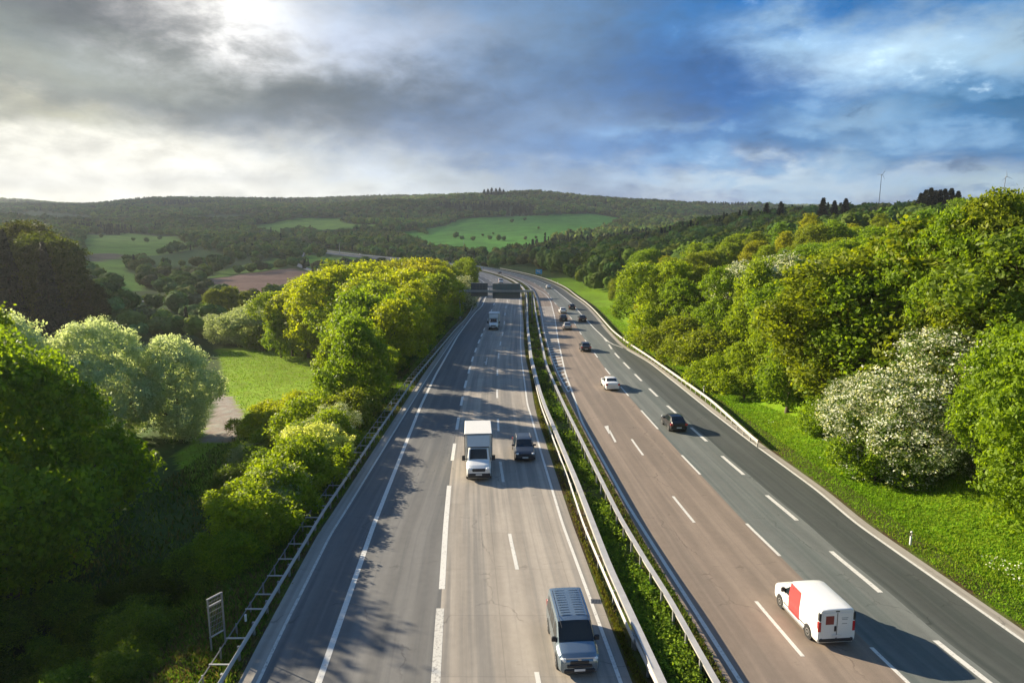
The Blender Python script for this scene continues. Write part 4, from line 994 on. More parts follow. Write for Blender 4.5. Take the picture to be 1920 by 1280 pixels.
def blades(name, X, Y, Z, h, cols, label, asp=.18, lean=.45, cat='grass', z_is=None):
    n = len(X); rng = np.random.default_rng(len(X)); P = np.stack([X, Y, Z], 1); a = rng.uniform(0, 6.28, n); hw = h * asp
    T = np.stack([np.cos(a), np.sin(a), np.zeros(n)], 1) * hw[:, None]; tip = P + np.stack([rng.normal(0, lean, n) * h, rng.normal(0, lean, n) * h, h], 1)
    V = np.stack([P - T, P + T, tip], 1).reshape(-1, 3); o = mesh_np(name, V, np.arange(3 * n).reshape(-1, 3), M['grassblade'], cattr={'col': np.repeat(cols, 3, 0)})
    return tag(o, label, cat, kind='stuff')
rg = np.random.default_rng(31)
def gcols(n, pal, x, y, s=.12):
    pal = np.array(pal); w = np.clip((und(x, y, s) + 1) / 2 + rg.normal(0, .25, n), 0, .999); c = pal[(w * len(pal)).astype(int)]; return c * rg.uniform(.75, 1.25, (n, 1))
def sample_band(n, y0, y1, fa, fb, pw=2.0):
    u = rg.random(n); Y = (y0 ** (1 - pw) + u * (y1 ** (1 - pw) - y0 ** (1 - pw))) ** (1 / (1 - pw)); a = fa(Y); b = fb(Y); X = a + (b - a) * rg.random(n); return X, Y
GUTf = lambda Y: np.interp(Y, YG, L['GUT']); BOf = lambda Y: np.interp(Y, YG, L['BO'])
X, Y = sample_band(150000, 22, 190, lambda Y: GUTf(Y) + .25, lambda Y: np.maximum(np.interp(Y, TLY, TLX) + 3, GUTf(Y) + 3), 2.0)
blades('grass', X, Y, ground_h(X, Y) - .02, rg.uniform(.06, .20, len(X)), gcols(len(X), [(.14, .27, .012), (.19, .33, .015), (.11, .22, .010), (.25, .34, .02)], X, Y), 'lush bright grass on the bank right of the motorway', asp=.34)
# small white flowers in that grass
X, Y = sample_band(2600, 24, 70, lambda Y: GUTf(Y) + 3, lambda Y: np.maximum(np.interp(Y, TLY, TLX) + 1, GUTf(Y) + 4), 2.0)
q = und(X, Y, .10) > .35; X, Y = X[q], Y[q]
P = np.stack([X, Y, ground_h(X, Y) + .36], 1); V, Fq = leaf_quads(rg, P, np.tile([[0, 0, 1.]], (len(P), 1)), .055, .9)
tag(mesh_np('wildflowers', V, Fq, M['grassblade'], cattr={'col': np.tile([[.7, .72, .6]], (len(V), 1))}), 'tiny white wildflowers dotted over the right grass bank', 'flowers', kind='stuff')
X, Y = sample_band(46000, 24, 230, lambda Y: BOf(Y) - 6.5, lambda Y: BOf(Y) - .1, 2.0)
blades('grass', X, Y, ground_h(X, Y) - .02, rg.uniform(.10, .34, len(X)), gcols(len(X), [(.12, .20, .02), (.16, .22, .03), (.08, .15, .015), (.15, .12, .05)], X, Y), 'rough grass along the left guardrail', asp=.25)
n = 40000; X = rg.uniform(-75, -22, n); Y = rg.uniform(60, 165, n)
q = inside(FW[9][0], X, Y) & ~inside(PATHP, X, Y); X, Y = X[q], Y[q]
blades('grass', X, Y, ground_h(X, Y) - .02, rg.uniform(.10, .30, len(X)), gcols(len(X), [(.17, .28, .015), (.22, .33, .018), (.14, .24, .012)], X, Y), 'sunlit meadow grass beside the gravel path', asp=.35)
n = 42000; Y = rg.uniform(30, 112, n); dd = 3.0 + rg.random(n) * 24; X = np.interp(Y, YG, L['BO']) - dd
q = (und(X, Y, .15) + rg.normal(0, .4, n) > -.4) & ~inside(PATHP, X, Y); X, Y = X[q], Y[q]
blades('grass', X, Y, ground_h(X, Y) - .02, rg.uniform(.15, .55, len(X)), gcols(len(X), [(.09, .16, .015), (.13, .20, .02), (.07, .12, .012), (.14, .13, .04)], X, Y), 'rough tall grass and weeds on the slope below the left guardrail', asp=.22)
# median plants: low leafy clumps in patches
def f1(Y): return np.interp(Y, YG, L['H']) + .35
def f2(Y): return np.interp(Y, YG, L['I']) - .25
nT = 5200; X, Y = sample_band(nT, 21, 330, f1, f2, 1.7)
dens = und(X * 3.0, Y * 2.2, .12) + rg.normal(0, .25, nT); q = dens > -.25; X, Y, dens = X[q], Y[q], dens[q]; nT = len(X)
hh = np.clip(.18 + .32 * (dens + .25), .12, .62)
per = 16; P = np.repeat(np.stack([X, Y, zr(Y) - .08], 1), per, 0) + np.stack([rg.normal(0, .16, nT * per), rg.normal(0, .22, nT * per), np.abs(rg.normal(.5, .35, nT * per)) * np.repeat(hh, per)], 1)
V, Fq = leaf_quads(rg, P, np.tile([[0, 0, .8]], (len(P), 1)), .085, .6)
c = np.repeat(gcols(nT, [(.09, .17, .016), (.17, .27, .02), (.22, .31, .025), (.06, .11, .012)], X, Y), per * 4, 0)
tag(mesh_np('median_plants', V, Fq, M['grassblade'], cattr={'col': c}), 'low leafy plants filling the strip between the median rails', 'plants', kind='stuff')
X, Y = sample_band(16000, 21, 260, lambda Y: np.interp(Y, YG, L['G']) + .15, lambda Y: np.interp(Y, YG, L['H1']) - .05, 1.8)
q = und(X * 2, Y, .2) + rg.normal(0, .4, len(X)) > .0; X, Y = X[q], Y[q]
blades('grass', X, Y, zr(Y) - .06, rg.uniform(.05, .2, len(X)), gcols(len(X), [(.12, .12, .02), (.15, .16, .02), (.09, .06, .03)], X, Y), 'thin yellowish grass on the soil strip left of the median rail', asp=.3)
X, Y = sample_band(14000, 21, 260, lambda Y: np.interp(Y, YG, L['I']) + .1, lambda Y: np.interp(Y, YG, L['J']) - .02, 1.8)
blades('grass', X, Y, zr(Y) - .05, rg.uniform(.05, .22, len(X)), gcols(len(X), [(.08, .13, .02), (.13, .17, .03), (.10, .08, .04)], X, Y), 'short grass between right median rail and right carriageway', asp=.3)

# ------------------------------------------------------------------ guardrails
WB = [(-.04, .31), (-.04, .27), (.0, .235), (.0, .19), (-.045, .165), (-.045, .145), (.0, .12), (.0, .075), (-.04, .04), (-.04, 0)]
def rail_run(ln, y0, y1, side, hb, m, parent, name='rail', step=None, prof=WB, thick=.02, closed=False):
    Ys = []; y = y0
    while y < y1: Ys.append(y); y += 1.5 if y < 120 else 4
    Ys.append(y1); Ys = np.array(Ys); Xs = np.interp(Ys, YG, ln if not isinstance(ln, str) else L[ln]); s_ = np.interp(Ys, YG, SLP)
    rows = []
    pr = [(a * side, b) for a, b in prof] + [((a - thick) * side if True else a, b) for a, b in prof[::-1]]
    if closed: pr = [(a * side, b) for a, b in prof]
    pr.append(pr[0])
    for x, yy, sl in zip(Xs, Ys, s_):
        nx, ny = 1 / math.hypot(1, sl), -sl / math.hypot(1, sl)
        rows.append([(x + nx * a, yy + ny * a, float(zr(yy)) + hb + b) for a, b in pr])
    b = MB(); b.grid(rows); b.add(rows[0][:-1], [tuple(range(len(pr) - 1))]); b.add(rows[-1][:-1], [tuple(range(len(pr) - 2, -1, -1))])
    return b.build(name, m, parent)
def posts(parent, ln, y0, y1, gap, off, h, size=(.10, .12), cap=100, name='post', base=-.3, m='zincpost'):
    mb = MB(); mb.box((0, 0, (h + base) / 2), (size[0], size[1], h - base)); me = mb.build(name, M[m], None, link=False).data
    ys = np.arange(y0, y1, gap); A = ln if not isinstance(ln, str) else L[ln]
    rest = MB()
    for i, y in enumerate(ys):
        x = float(np.interp(y, YG, A)) + off; z = float(zr(y))
        if i < cap: o = bpy.data.objects.new(name, me); C.objects.link(o); o.location = (x, y, z); o.parent = parent
        elif y < 420: rest.box((x, y, z + (h + base) / 2), (size[0], size[1], h - base))
    if rest.v: o = rest.build(name, M[m], parent); o['kind'] = 'stuff'
# left side: ladder type double rail
gl = empty('guardrail', (0, 0, 0), 0, 'double guardrail with cross struts along the left edge of the motorway', 'guardrail')
rail_run('A', 14, 420, 1, .44, M['zinc'], gl)
rail_run(L['A'] - .95 * NRM, 14, 160, -1, .60, M['zincpost'], gl, prof=[(0, .05), (0, 0), (-.03, 0), (-.03, .05)], thick=.01)
posts(gl, L['A'] - .13, 14.5, 330, 2.0, 0, .74)
posts(gl, L['A'] - .97 * NRM, 14.5, 160, 2.0, 0, .66, size=(.07, .07), cap=74, name='rear_post')
mb = MB(); mb.box((-.5, 0, 0), (.92, .06, .05)); me = mb.build('cross_strut', M['zinc'], None, link=False).data
for i, y in enumerate(np.arange(15.2, 150, 2.0)):
    if i % 5 == 3: y += .55
    o = bpy.data.objects.new('cross_strut', me); C.objects.link(o); o.location = (float(lx('A', y)), y, float(zr(y)) + .70); o.parent = gl
# median, left pair
g1 = empty('guardrail', (0, 0, 0), 0, 'thin low steel rail on the carriageway side of the left median rail', 'guardrail')
rail_run('H1', yrow(1196, .7), 330, -1, .42, M['zinc'], g1, prof=[(a, b * .9) for a, b in WB])
posts(g1, L['H1'] + .1, yrow(1196, .7) + .4, 330, 4.0, 0, .70)
g1b = empty('guardrail', (0, 0, 0), 0, 'short lower rail section overlapping beside the blue van', 'guardrail')
rail_run(L['H1'] + .10, 13, yrow(1178, .7), -1, .36, M['zinc'], g1b); posts(g1b, L['H1'] + .2, 13.5, yrow(1180, .7), 2.0, 0, .66)
g2 = empty('guardrail', (0, 0, 0), 0, 'wide flat topped steel rail on the left side of the median', 'guardrail')
HW = [(-.20, .34), (-.20, .06), (-.05, .0), (-.05, .34)]
rail_run(L['H'], 13, 1000, 1, .48, M['zinc'], g2, prof=[(-.17, .30), (-.17, .05), (-.14, .05), (-.14, .28), (.16, .28), (.16, .05), (.19, .05), (.19, .30)], closed=True)
posts(g2, 'H', 13.5, 420, 4.0, .0, .76)
g3 = empty('guardrail', (0, 0, 0), 0, 'steel rail on the right side of the median with posts in the plants', 'guardrail')
rail_run(L['I'], 13, 1000, 1, .48, M['zinc'], g3, prof=[(-.14, .30), (-.14, .27), (-.06, .27), (-.06, .06), (.07, .06), (.07, .27), (.15, .27), (.15, .30)], closed=True)
posts(g3, 'I', 13.5, 420, 2.0, -.12, .76)
g4 = empty('guardrail', (0, 0, 0), 0, 'steel guardrail along the right edge, ending on the grass bank', 'guardrail')
rail_run('Q', yrow(828, .6), 420, -1, .45, M['zinc'], g4, prof=[(a, b) for a, b in WB])
posts(g4, L['Q'] + .14, yrow(828, .6) + .3, 420, 2.0, 0, .74)
q_end = yrow(828, .6)

# ------------------------------------------------------------------ gantry
M['sgrey'] = simple('gantry_steel', (.16, .17, .18), .5, .3, var=.15)
M['sback'] = simple('sign_back', (.10, .12, .14), .5, .3, var=.15); M['sback2'] = simple('sign_back_teal', (.13, .19, .20), .5, .3, var=.15)
def px_at(px, py, Y):
    a = math.tan(math.atan((py - 640) / F_PX) + PITCH); Z = CAM_Z - a * Y; zc = Y * math.cos(PITCH) + (CAM_Z - Z) * math.sin(PITCH); return (px - 960) / F_PX * zc, Y, Z
YGN = 163.0
gz = float(zr(YGN)); g = empty('sign_gantry', (px_at(930, 600, YGN)[0], YGN, gz), 0, 'grey steel sign gantry seen from behind over the left carriageway', 'gantry')
def gloc(p): return (p[0] - g.location.x, p[1] - g.location.y, p[2] - g.location.z)
lx0 = gloc(px_at(862, 545, YGN))[0]; rx0 = gloc(px_at(998, 546, YGN))[0]; bz = gloc(px_at(930, 545.5, YGN))[2]
b = MB(); b.box((lx0, 0, bz / 2 - .4), (.34, .34, bz + .8)); b.build('post', M['zinc'], g)
for dx in (-1.7, -.95, 0):
    b = MB(); b.box((rx0 + dx, 0, bz / 2 - .2), (.26 if dx else .34, .3, bz + .4)); b.build('post', M['sgrey'], g)
b = MB(); b.box(((lx0 + rx0) / 2, 0, bz), (rx0 - lx0 + .34, .4, .42)); b.build('beam', M['zinc'], g)
b = MB()
for z in (.3, .85, 1.35): b.box(((lx0 + rx0) / 2 - .5, -.75, bz + z * .5 - .3), (rx0 - lx0 - 3.5, .05, .05))
b.box(((lx0 + rx0) / 2 - .5, -.55, bz - .32), (rx0 - lx0 - 3.5, .6, .06)); b.build('walkway', M['sgrey'], g)
for (a, c_, t, bt, mm) in ((883, 914.5, 531, 556, 'sback'), (923.5, 975.5, 532, 560, 'sback2')):
    p0 = gloc(px_at(a, t, YGN)); p1 = gloc(px_at(c_, bt, YGN)); cx, cz_, w, h = (p0[0] + p1[0]) / 2, (p0[2] + p1[2]) / 2, abs(p1[0] - p0[0]), abs(p0[2] - p1[2])
    b = MB(); b.box((cx, .45, cz_), (w, .12, h)); sb = b.build('sign_panel', M[mm], g)
    b = MB()
    for i in range(5): b.box((cx - w / 2 + w * (i + .5) / 5, .31, cz_), (.12, .14, h * .98))
    for z in (-.36, -.12, .12, .36): b.box((cx, .36, cz_ + h * z), (w * .98, .05, .07))
    b.build('bracing', M['sgrey'], sb)
    b = MB(); b.box((cx, .45, cz_ + h / 2 + .03), (w + .1, .22, .06)); b.build('edge_trim', M['zinc'], sb)
    b = MB(); b.box((cx, .18, cz_ - h * .36), (w, .1, h * .26)); b.build('service_box', M['sgrey'], sb)

# ------------------------------------------------------------------ small roadside things
M['white_pl'] = simple('white_plastic', (.72, .72, .70), .5); M['black_pl'] = simple('black_plastic', (.02, .02, .022), .5); M['refl'] = simple('reflector', (.75, .72, .6), .2)
def delineator(x, y, z, h=1.0, label='white'):
    e = empty('delineator_post', (x, y, z), 0, label, 'marker post')
    b = MB(); b.tube([(0, 0, -.1), (0, 0, h * .72)], [.075, .07], 8); b.build('post', M['white_pl'], e, smooth=40)
    b = MB(); b.tube([(0, 0, h * .72), (0, 0, h * .93)], [.071, .069], 8); bb = b.build('black_band', M['black_pl'], e, smooth=40)
    b = MB(); b.box((0, -.07, h * .83), (.05, .02, .14)); b.build('reflector', M['refl'], bb)
    b = MB(); b.tube([(0, 0, h * .93), (0, 0, h)], [.069, .045], 8); b.build('cap', M['white_pl'], e, smooth=40)
x, y, z = ray_ground(1706, 1027); delineator(x, y, z, 1.15, 'white marker post with black band on the right grass bank, nearest')
x, y, z = unproj(1312, 738, .1); delineator(x + .5, y, float(ground_h(x + .5, y)), 1.15, 'white marker post just behind the right guardrail, beside the black car')
for (px, py, lab) in [(1053, 527, 'far white marker post by the outer rail, left of two'), (1048, 532, 'far white marker post by the outer rail, right of two')]:
    x, y, z = unproj(px, py, 0); delineator(float(lx('Q', y)) + 1.2, y, float(ground_h(float(lx('Q', y)) + 1.2, y)), 1.3, lab)
def rail_reflector(y, label):
    x = float(lx('A', y)) - .55; e = empty('rail_reflector', (x, y, float(zr(y)) + .70), 0, label, 'reflector')
    b = MB(); b.tube([(0, 0, 0), (0, 0, .34)], [.055, .06], 8); b.build('post', M['white_pl'], e, smooth=40)
    b = MB(); b.box((0, -.06, .22), (.06, .02, .1)); b.build('reflector', M['refl'], e)
for (py, lab) in [(1160, 'small white reflector post on the left guardrail, nearest one'), (757, 'small white reflector post on the left guardrail beside the tree row'), (722, 'small white reflector post on the left guardrail farther along the tree row'), (652, 'small white reflector post on the left guardrail before the gantry')]:
    rail_reflector(yrow(py, .8), lab)
# blue sign
M['blue'] = simple('sign_blue', (.04, .42, .75), .4); M['wpaint'] = simple('white_paint', (.75, .76, .76), .4)
x, y, z = unproj(986, 518); x = float(lx('Q', y)) + 3.0; zz = float(ground_h(x, y)); X0, _, ZT = px_at(986, 505, y); _, _, ZB = px_at(986, 513.5, y)
W_ = 12.0 / F_PX * y
e = empty('road_sign', (x, y, zz), 0, 'blue motorway sign on posts beside the far right carriageway', 'sign')
for s in (-1, 1): b = MB(); b.tube([(s * W_ * .35, .1, -.3), (s * W_ * .35, .1, ZT - zz - .1)], .07, 8); b.build('post', M['zincpost'], e)
b = MB(); b.box((0, 0, (ZT + ZB) / 2 - zz), (W_, .08, ZT - ZB)); pn = b.build('panel', M['blue'], e)
b = MB(); h = ZT - ZB
for (dx, dz, w_, h_) in ((-.22, .2, .22, .16), (.1, .2, .34, .10), (-.05, -.05, .4, .1), (.22, -.22, .3, .1)): b.box((dx * W_, -.05, (ZT + ZB) / 2 - zz + dz * h), (w_ * W_, .02, h_ * h))
b.build('marking', M['wpaint'], pn)
# metal frame on the left slope
xf, yf, zf = px_at(408, 1188, 29.5); zg = float(ground_h(xf, yf))
e = empty('metal_frame', (xf, yf, zg), R(58), 'upright rectangular metal frame in the dark undergrowth left of the guardrail', 'metal frame')
e.scale = (.6, 1, 1)
zt = px_at(408, 1116, 29.5)[2] - zg; zb_ = max(.3, px_at(408, 1188, 29.5)[2] - zg)
for s in (-1, 1): b = MB(); b.box((s * .62, 0, (zt - .4) / 2), (.08, .08, zt + .4)); b.build("post", M["zincpost"], e)
b = MB(); b.box((0, .05, zt - .05), (1.3, .05, .07)); b.box((0, .05, zt - .42), (1.3, .05, .05)); b.box((0, .05, zb_), (1.3, .05, .06)); b.build('crossbar', M['zinc'], e)
b = MB()
for i in range(9): b.box((-.55 + i * .137, .03, (zt + zb_) / 2), (.012, .012, zt - zb_))
for i in range(8): b.box((0, .04, zb_ + (zt - zb_) * i / 8), (1.2, .012, .012))
b.build('wire_mesh', M['zincpost'], e)
# drain grate
x, y, z = unproj(1117, 1127); e = empty('drain_grate', (x, y, z + .012), -.05, 'small dark drain grate in the concrete edge beside the blue van', 'drain grate')
b = MB(); b.box((0, 0, 0), (.52, .42, .02)); b.build('frame', M['sgrey'], e)
b = MB()
for i in range(6): b.box((-.2 + i * .08, 0, .014), (.045, .36, .008))
b.build('slots', M['black_pl'], e)
# wind turbines
def turbine(px, prow, pbase, Y, rot, label):
    X0, _, Z0 = px_at(px, pbase, Y); _, _, Z1 = px_at(px, prow, Y); e = empty('wind_turbine', (X0, Y, Z0 - 40), 0, label, 'wind turbine'); H = Z1 - Z0 + 40
    b = MB(); b.tube([(0, 0, -20), (0, 0, H)], [1.7, 1.0], 12); b.build('tower', M['zincpost'], e, smooth=40)
    b = MB(); b.box((0, -2, H + 1.2), (3., 7, 3.), bev=.6); b.build('nacelle', M['zincpost'], e)
    for k in range(3):
        a = rot + k * 2 * math.pi / 3; c, s = math.cos(a), math.sin(a); Lb = 24
        b = MB(); b.tube([(0, -7, H + 1.2), (c * Lb * .3, -7.3, H + 1.2 + s * Lb * .3), (c * Lb, -7, H + 1.2 + s * Lb)], [.7, .9, .25], 6); b.build('blade', M['zincpost'], e)
turbine(1649, 328, 372, 3000, R(60), 'thin grey wind turbine on the horizon, left of two')
turbine(1882, 332, 362, 2700, R(100), 'grey wind turbine on the horizon at the far right')
# slender mast poles by the far road
for (px, pt, pb, lab) in [(637, 455, 478, 'thin pale lamp mast by the distant road bend'), (870, 450, 476, 'thin pale mast standing in the big green meadow')]:
    x, y, z = ray_ground(px, pb); zt = px_at(px, pt, y)[2]; e = empty('mast', (x, y, z), 0, lab, 'mast')
    b = MB(); b.tube([(0, 0, -1), (0, 0, zt - z)], [.35, .18], 8); b.build('pole', M['zinc'], e); b = MB(); b.box((.8, 0, zt - z), (2.2, .3, .25)); b.build('arm', M['zinc'], e)
# small country roads in the valley
M['lane'] = simple('lane_gravel', (.34, .31, .27), .9, var=.15, vs=.2)
def valley_road(pts, w, label, n=60):
    W = np.array([ray_ground(*p)[:2] for p in pts]); s = np.linspace(0, 1, n); t = np.linspace(0, 1, len(W)); x = np.interp(s, t, W[:, 0]); y = np.interp(s, t, W[:, 1])
    dx, dy = np.gradient(x), np.gradient(y); l = np.hypot(dx, dy) + 1e-9; nx, ny = dy / l * w / 2, -dx / l * w / 2
    V = np.stack([np.stack([x - nx, y - ny, np.maximum(ground_h(x - nx, y - ny), ground_h(x, y)) + .35], 1), np.stack([x + nx, y + ny, np.maximum(ground_h(x + nx, y + ny), ground_h(x, y)) + .35], 1)], 1).reshape(-1, 3)
    i = np.arange(n - 1) * 2; o = mesh_np('path', V, np.stack([i, i + 1, i + 3, i + 2], 1), M['lane']); tag(o, label, 'path', kind='structure')
valley_road([(568, 474), (563, 488), (563, 500), (580, 507), (600, 514)], 5, 'narrow pale lane across the valley beside the ploughed field')
valley_road([(895, 484), (930, 474), (975, 466), (1010, 460)], 5, 'pale field track climbing the big green meadow')
valley_road([(228, 566), (262, 566), (300, 568), (318, 570)], 3, 'short pale track in the scrub behind the silvery willows')

# ------------------------------------------------------------------ vehicles
def paintm(name, col, metal=0.0, rough=.35): return simple(name, col, rough, metal, coat=.6, var=.03, vs=1.5)
M['p_white'] = paintm('paint_white', (.78, .78, .76)); M['p_blue'] = paintm('paint_blue_grey', (.19, .25, .30), .6, .25); M['p_black'] = simple('paint_black', (.006, .006, .007), .3, 0, .25)
M['p_navy'] = paintm('paint_dark_blue', (.03, .035, .045), .3); M['p_silver'] = paintm('paint_silver', (.45, .45, .44), .6); M['p_brown'] = paintm('paint_dark_brown', (.045, .022, .02), .3); M['p_red'] = paintm('paint_red', (.62, .045, .045))
M['p_dred'] = paintm('paint_dark_red', (.20, .01, .015))
m_, N_, p_, o_ = mat('car_glass'); p_.inputs['Base Color'].default_value = (.012, .018, .022, 1); p_.inputs['Roughness'].default_value = .06; p_.inputs['Specular IOR Level'].default_value = .6; M['glass'] = m_
M['tyre'] = simple('rubber', (.018, .018, .018), .85); M['rim'] = simple('alloy', (.42, .42, .42), .35, .8); M['trim'] = simple('dark_trim', (.025, .025, .028), .6)
M['lampw'] = simple('headlight_glass', (.78, .80, .80), .12, coat=1); M['lampr'] = simple('tail_light_red', (.45, .01, .01), .2, coat=1); M['plate'] = simple('plate_white', (.70, .70, .68), .5)
M['tarp'] = simple('box_side', (.66, .65, .62), .55, var=.05, vs=1.2); M['fairgrey'] = simple('fairing_grey', (.60, .62, .62), .3, coat=.4)

class Shell:
    def __init__(s, st, W):
        st = sorted(st); s.st = np.array(st, float); s.y = s.st[:, 0]; s.W = W / 2
    def P(s, y):
        w, zb, belt, top, wt = (float(np.interp(y, s.y, s.st[:, i])) for i in range(1, 6)); return w * s.W, zb, belt, top, wt * s.W
    def ring(s, y):
        w, zb, be, to, wt = s.P(y); r = min(.09, (to - be) * .45); q = [(w * .90, zb), (w, zb + .14), (w * 1.0, (zb + be) / 2), (w * .985, be), (wt, to - r), (wt - r * .35, to - r * .3), (wt - r * 1.1, to), (wt * .5, to + .018), (0, to + .025)]
        return q
    def build(s, name, m, parent, n=60):
        ys = sorted(set(list(np.linspace(s.y[0], s.y[-1], n)) + list(s.y))); rows = []
        for y in ys:
            q = s.ring(y); rows.append([(-a, y, b) for a, b in q] + [(a, y, b) for a, b in q[-2::-1]])
        b = MB(); b.grid(rows); k = len(rows[0])
        b.add(rows[0], [tuple(range(k))]); b.add(rows[-1], [tuple(range(k - 1, -1, -1))])
        for i in range(len(rows) - 1): b.add([rows[i][0], rows[i][-1], rows[i + 1][-1], rows[i + 1][0]], [(0, 1, 2, 3)])
        return b.build(name, m, parent, smooth=38)
    def sx(s, y, z):
        q = s.ring(y)[:5]; return float(np.interp(z, [b for a, b in q], [a for a, b in q]))
    def side(s, b, corners, sg, n=8, off=.008, nz=4):
        # corners (y,z): bottom-rear, bottom-front, top-front, top-rear
        (a, c, d, e) = corners; rows = []
        for i in range(nz + 1):
            v = i / nz; row = []
            for j in range(n + 1):
                u = j / n; y = (a[0] * (1 - u) + c[0] * u) * (1 - v) + (e[0] * (1 - u) + d[0] * u) * v; z = (a[1] * (1 - u) + c[1] * u) * (1 - v) + (e[1] * (1 - u) + d[1] * u) * v
                row.append((sg * (s.sx(y, z) + off), y, z))
            rows.append(row)
        b.grid(rows)
    def top(s, b, y0, y1, v0=-.9, v1=.9, n=10, off=.012):
        rows = []
        for i in range(n + 1):
            y = y0 + (y1 - y0) * i / n; w, zb, be, to, wt = s.P(y); rows.append([(f * wt, y, to + .025 * (1 - f * f) + off - (.02 if abs(f) > .85 else 0)) for f in np.linspace(v0, v1, 9)])
        b.grid(rows)
def wheel(parent, x, y, r, w, sg):
    b = MB(); b.lathe([(r * .62, -w / 2), (r * .93, -w / 2), (r, -w * .3), (r, w * .3), (r * .93, w / 2), (r * .62, w / 2)], (0, 0, 0), n=20)
    e = bpy.data.objects.new('wheel', None); C.objects.link(e); e.parent = parent; e.location = (x, y, r)
    b.build('tyre', M['tyre'], e, smooth=35)
    b = MB(); b.lathe([(r * .66, -w * .3), (r * .64, w * .45), (r * .5, w * .52), (r * .2, w * .42), (r * .16, w * .55), (.01, w * .56)], (0, 0, 0), n=20)
    for v in range(len(b.v)): b.v[v] = (b.v[v][0] * sg, b.v[v][1], b.v[v][2])
    b.build('rim', M['rim'], e, smooth=35)
def part(parent, name, m, fn, smooth=None):
    b = MB(); fn(b); return b.build(name, M[m], parent, smooth=smooth)
def vehicle(name, st, L, W, H, paint, label, cat, group=None, wb=(.0, 0.), r=.32, win=None, wind=None, rear=None, hl=(.62, .80), tl=(.70, .95), van=False, plates=True, rack=False, dark_bump=True, mirror_z=1.0, mirror_y=None, tinted=True):
    e = empty(name, (0, 0, 0), 0, label, cat, group); S = Shell(st, W); f = L / 2
    S.build('body', M[paint], e)
    if wind: part(e, 'windscreen', 'glass', lambda b: S.top(b, *wind), 60)
    if rear: part(e, 'rear_window', 'glass', lambda b: S.top(b, *rear), 60)
    for sg in (-1, 1):
        for c in win or []: part(e, 'side_window', 'glass', lambda b: S.side(b, c, sg), 60)
        fw = S.P(f - .12)[0]; part(e, 'headlight', 'lampw', lambda b: b.box((sg * (fw * .80), f - .15, (hl[0] + hl[1]) / 2), (fw * .32, .26, (hl[1] - hl[0]) * .85), rz=-sg * .62, bev=.05), 40)
        rw = S.P(-f + .1)[0]; part(e, 'tail_light', 'lampr', lambda b: b.box((sg * rw * .90, -f + .07, (tl[0] + tl[1]) / 2), (.17 if van else .30, .17, tl[1] - tl[0]), bev=.03), 40)
        my = mirror_y if mirror_y is not None else f - 1.75
        mx = S.sx(my, mirror_z) + .12; part(e, 'mirror', 'trim' if van else paint, lambda b: (b.box((sg * mx, my, mirror_z), (.22, .12, .26 if van else .16), bev=.03), b.box((sg * (mx - .12), my, mirror_z - .05), (.14, .05, .05))), 40)
        for yy in wb:
            w0 = S.P(yy)[0]; part(e, 'wheel_arch', 'trim', lambda b: b.lathe([(r * 1.14, -.04), (r * 1.14, .006), (.01, .006)] if sg > 0 else [(.01, -.006), (r * 1.14, -.006), (r * 1.14, .04)], (sg * w0, yy, r * 1.02), n=20))
            wheel(e, sg * (w0 - .085), yy, r, .21, sg)
    fw = S.P(f - .05)[0]
    part(e, 'grille', 'trim', lambda b: b.box((0, f - .03, hl[0] + .02), (fw * 1.05, .10, (hl[1] - hl[0]) * .8), bev=.03), 40)
    part(e, 'front_bumper', 'trim' if dark_bump else paint, lambda b: b.box((0, f - .06, .36), (fw * 1.72, .22, .24), bev=.06), 40)
    rw = S.P(-f + .05)[0]; part(e, 'rear_bumper', 'trim' if dark_bump else paint, lambda b: b.box((0, -f + .05, .38), (rw * 1.84, .18, .22), bev=.05), 40)
    if plates:
        part(e, 'number_plate', 'plate', lambda b: b.box((0, f + .06, .42), (.5, .015, .11)))
        part(e, 'number_plate', 'plate', lambda b: b.box((0, -f - .05, .52 if not van else .62), (.5, .015, .11)))
    if rack:
        for sg in (-1, 1): part(e, 'roof_rail', 'rim', lambda b: b.tube([(sg * W * .33, f - 2.2, H + .0), (sg * W * .34, f - 2.5, H + .05), (sg * W * .34, -f + 1.0, H + .03), (sg * W * .33, -f + .8, H - .03)], .022, 6))
    return e, S
def hatch(label, paint, L=4.3, W=1.80, H=1.50, group=None, rack=False, name='car', cat='car'):
    f = L / 2
    st = [(f, .76, .30, .56, .62, .66), (f - .07, .90, .22, .64, .74, .78), (f - .35, .97, .19, .74, .86, .84), (f - 1.15, 1, .18, .88, 1.0, .86), (f - 1.85, 1, .18, .92, H - .06, .75), (f - 2.5, 1, .18, .94, H, .74), (-f + .75, 1, .18, .96, H - .05, .72), (-f + .22, .97, .2, .97, 1.08, .82), (-f + .06, .93, .24, .82, 1.0, .82), (-f, .88, .3, .7, .86, .78)]
    win = [[(-f + 1.9, .98), (f - 1.42, .96), (f - 1.98, H - .14), (-f + 1.95, H - .13)], [(-f + .62, 1.03), (-f + 1.80, .99), (-f + 1.86, H - .13), (-f + 1.0, H - .15)]]
    return vehicle(name, st, L, W, H, paint, label, cat, group, (f - .82, -f + .78), .33, win, (f - 1.80, f - 1.22), (-f + .70, -f + .28), rack=rack)
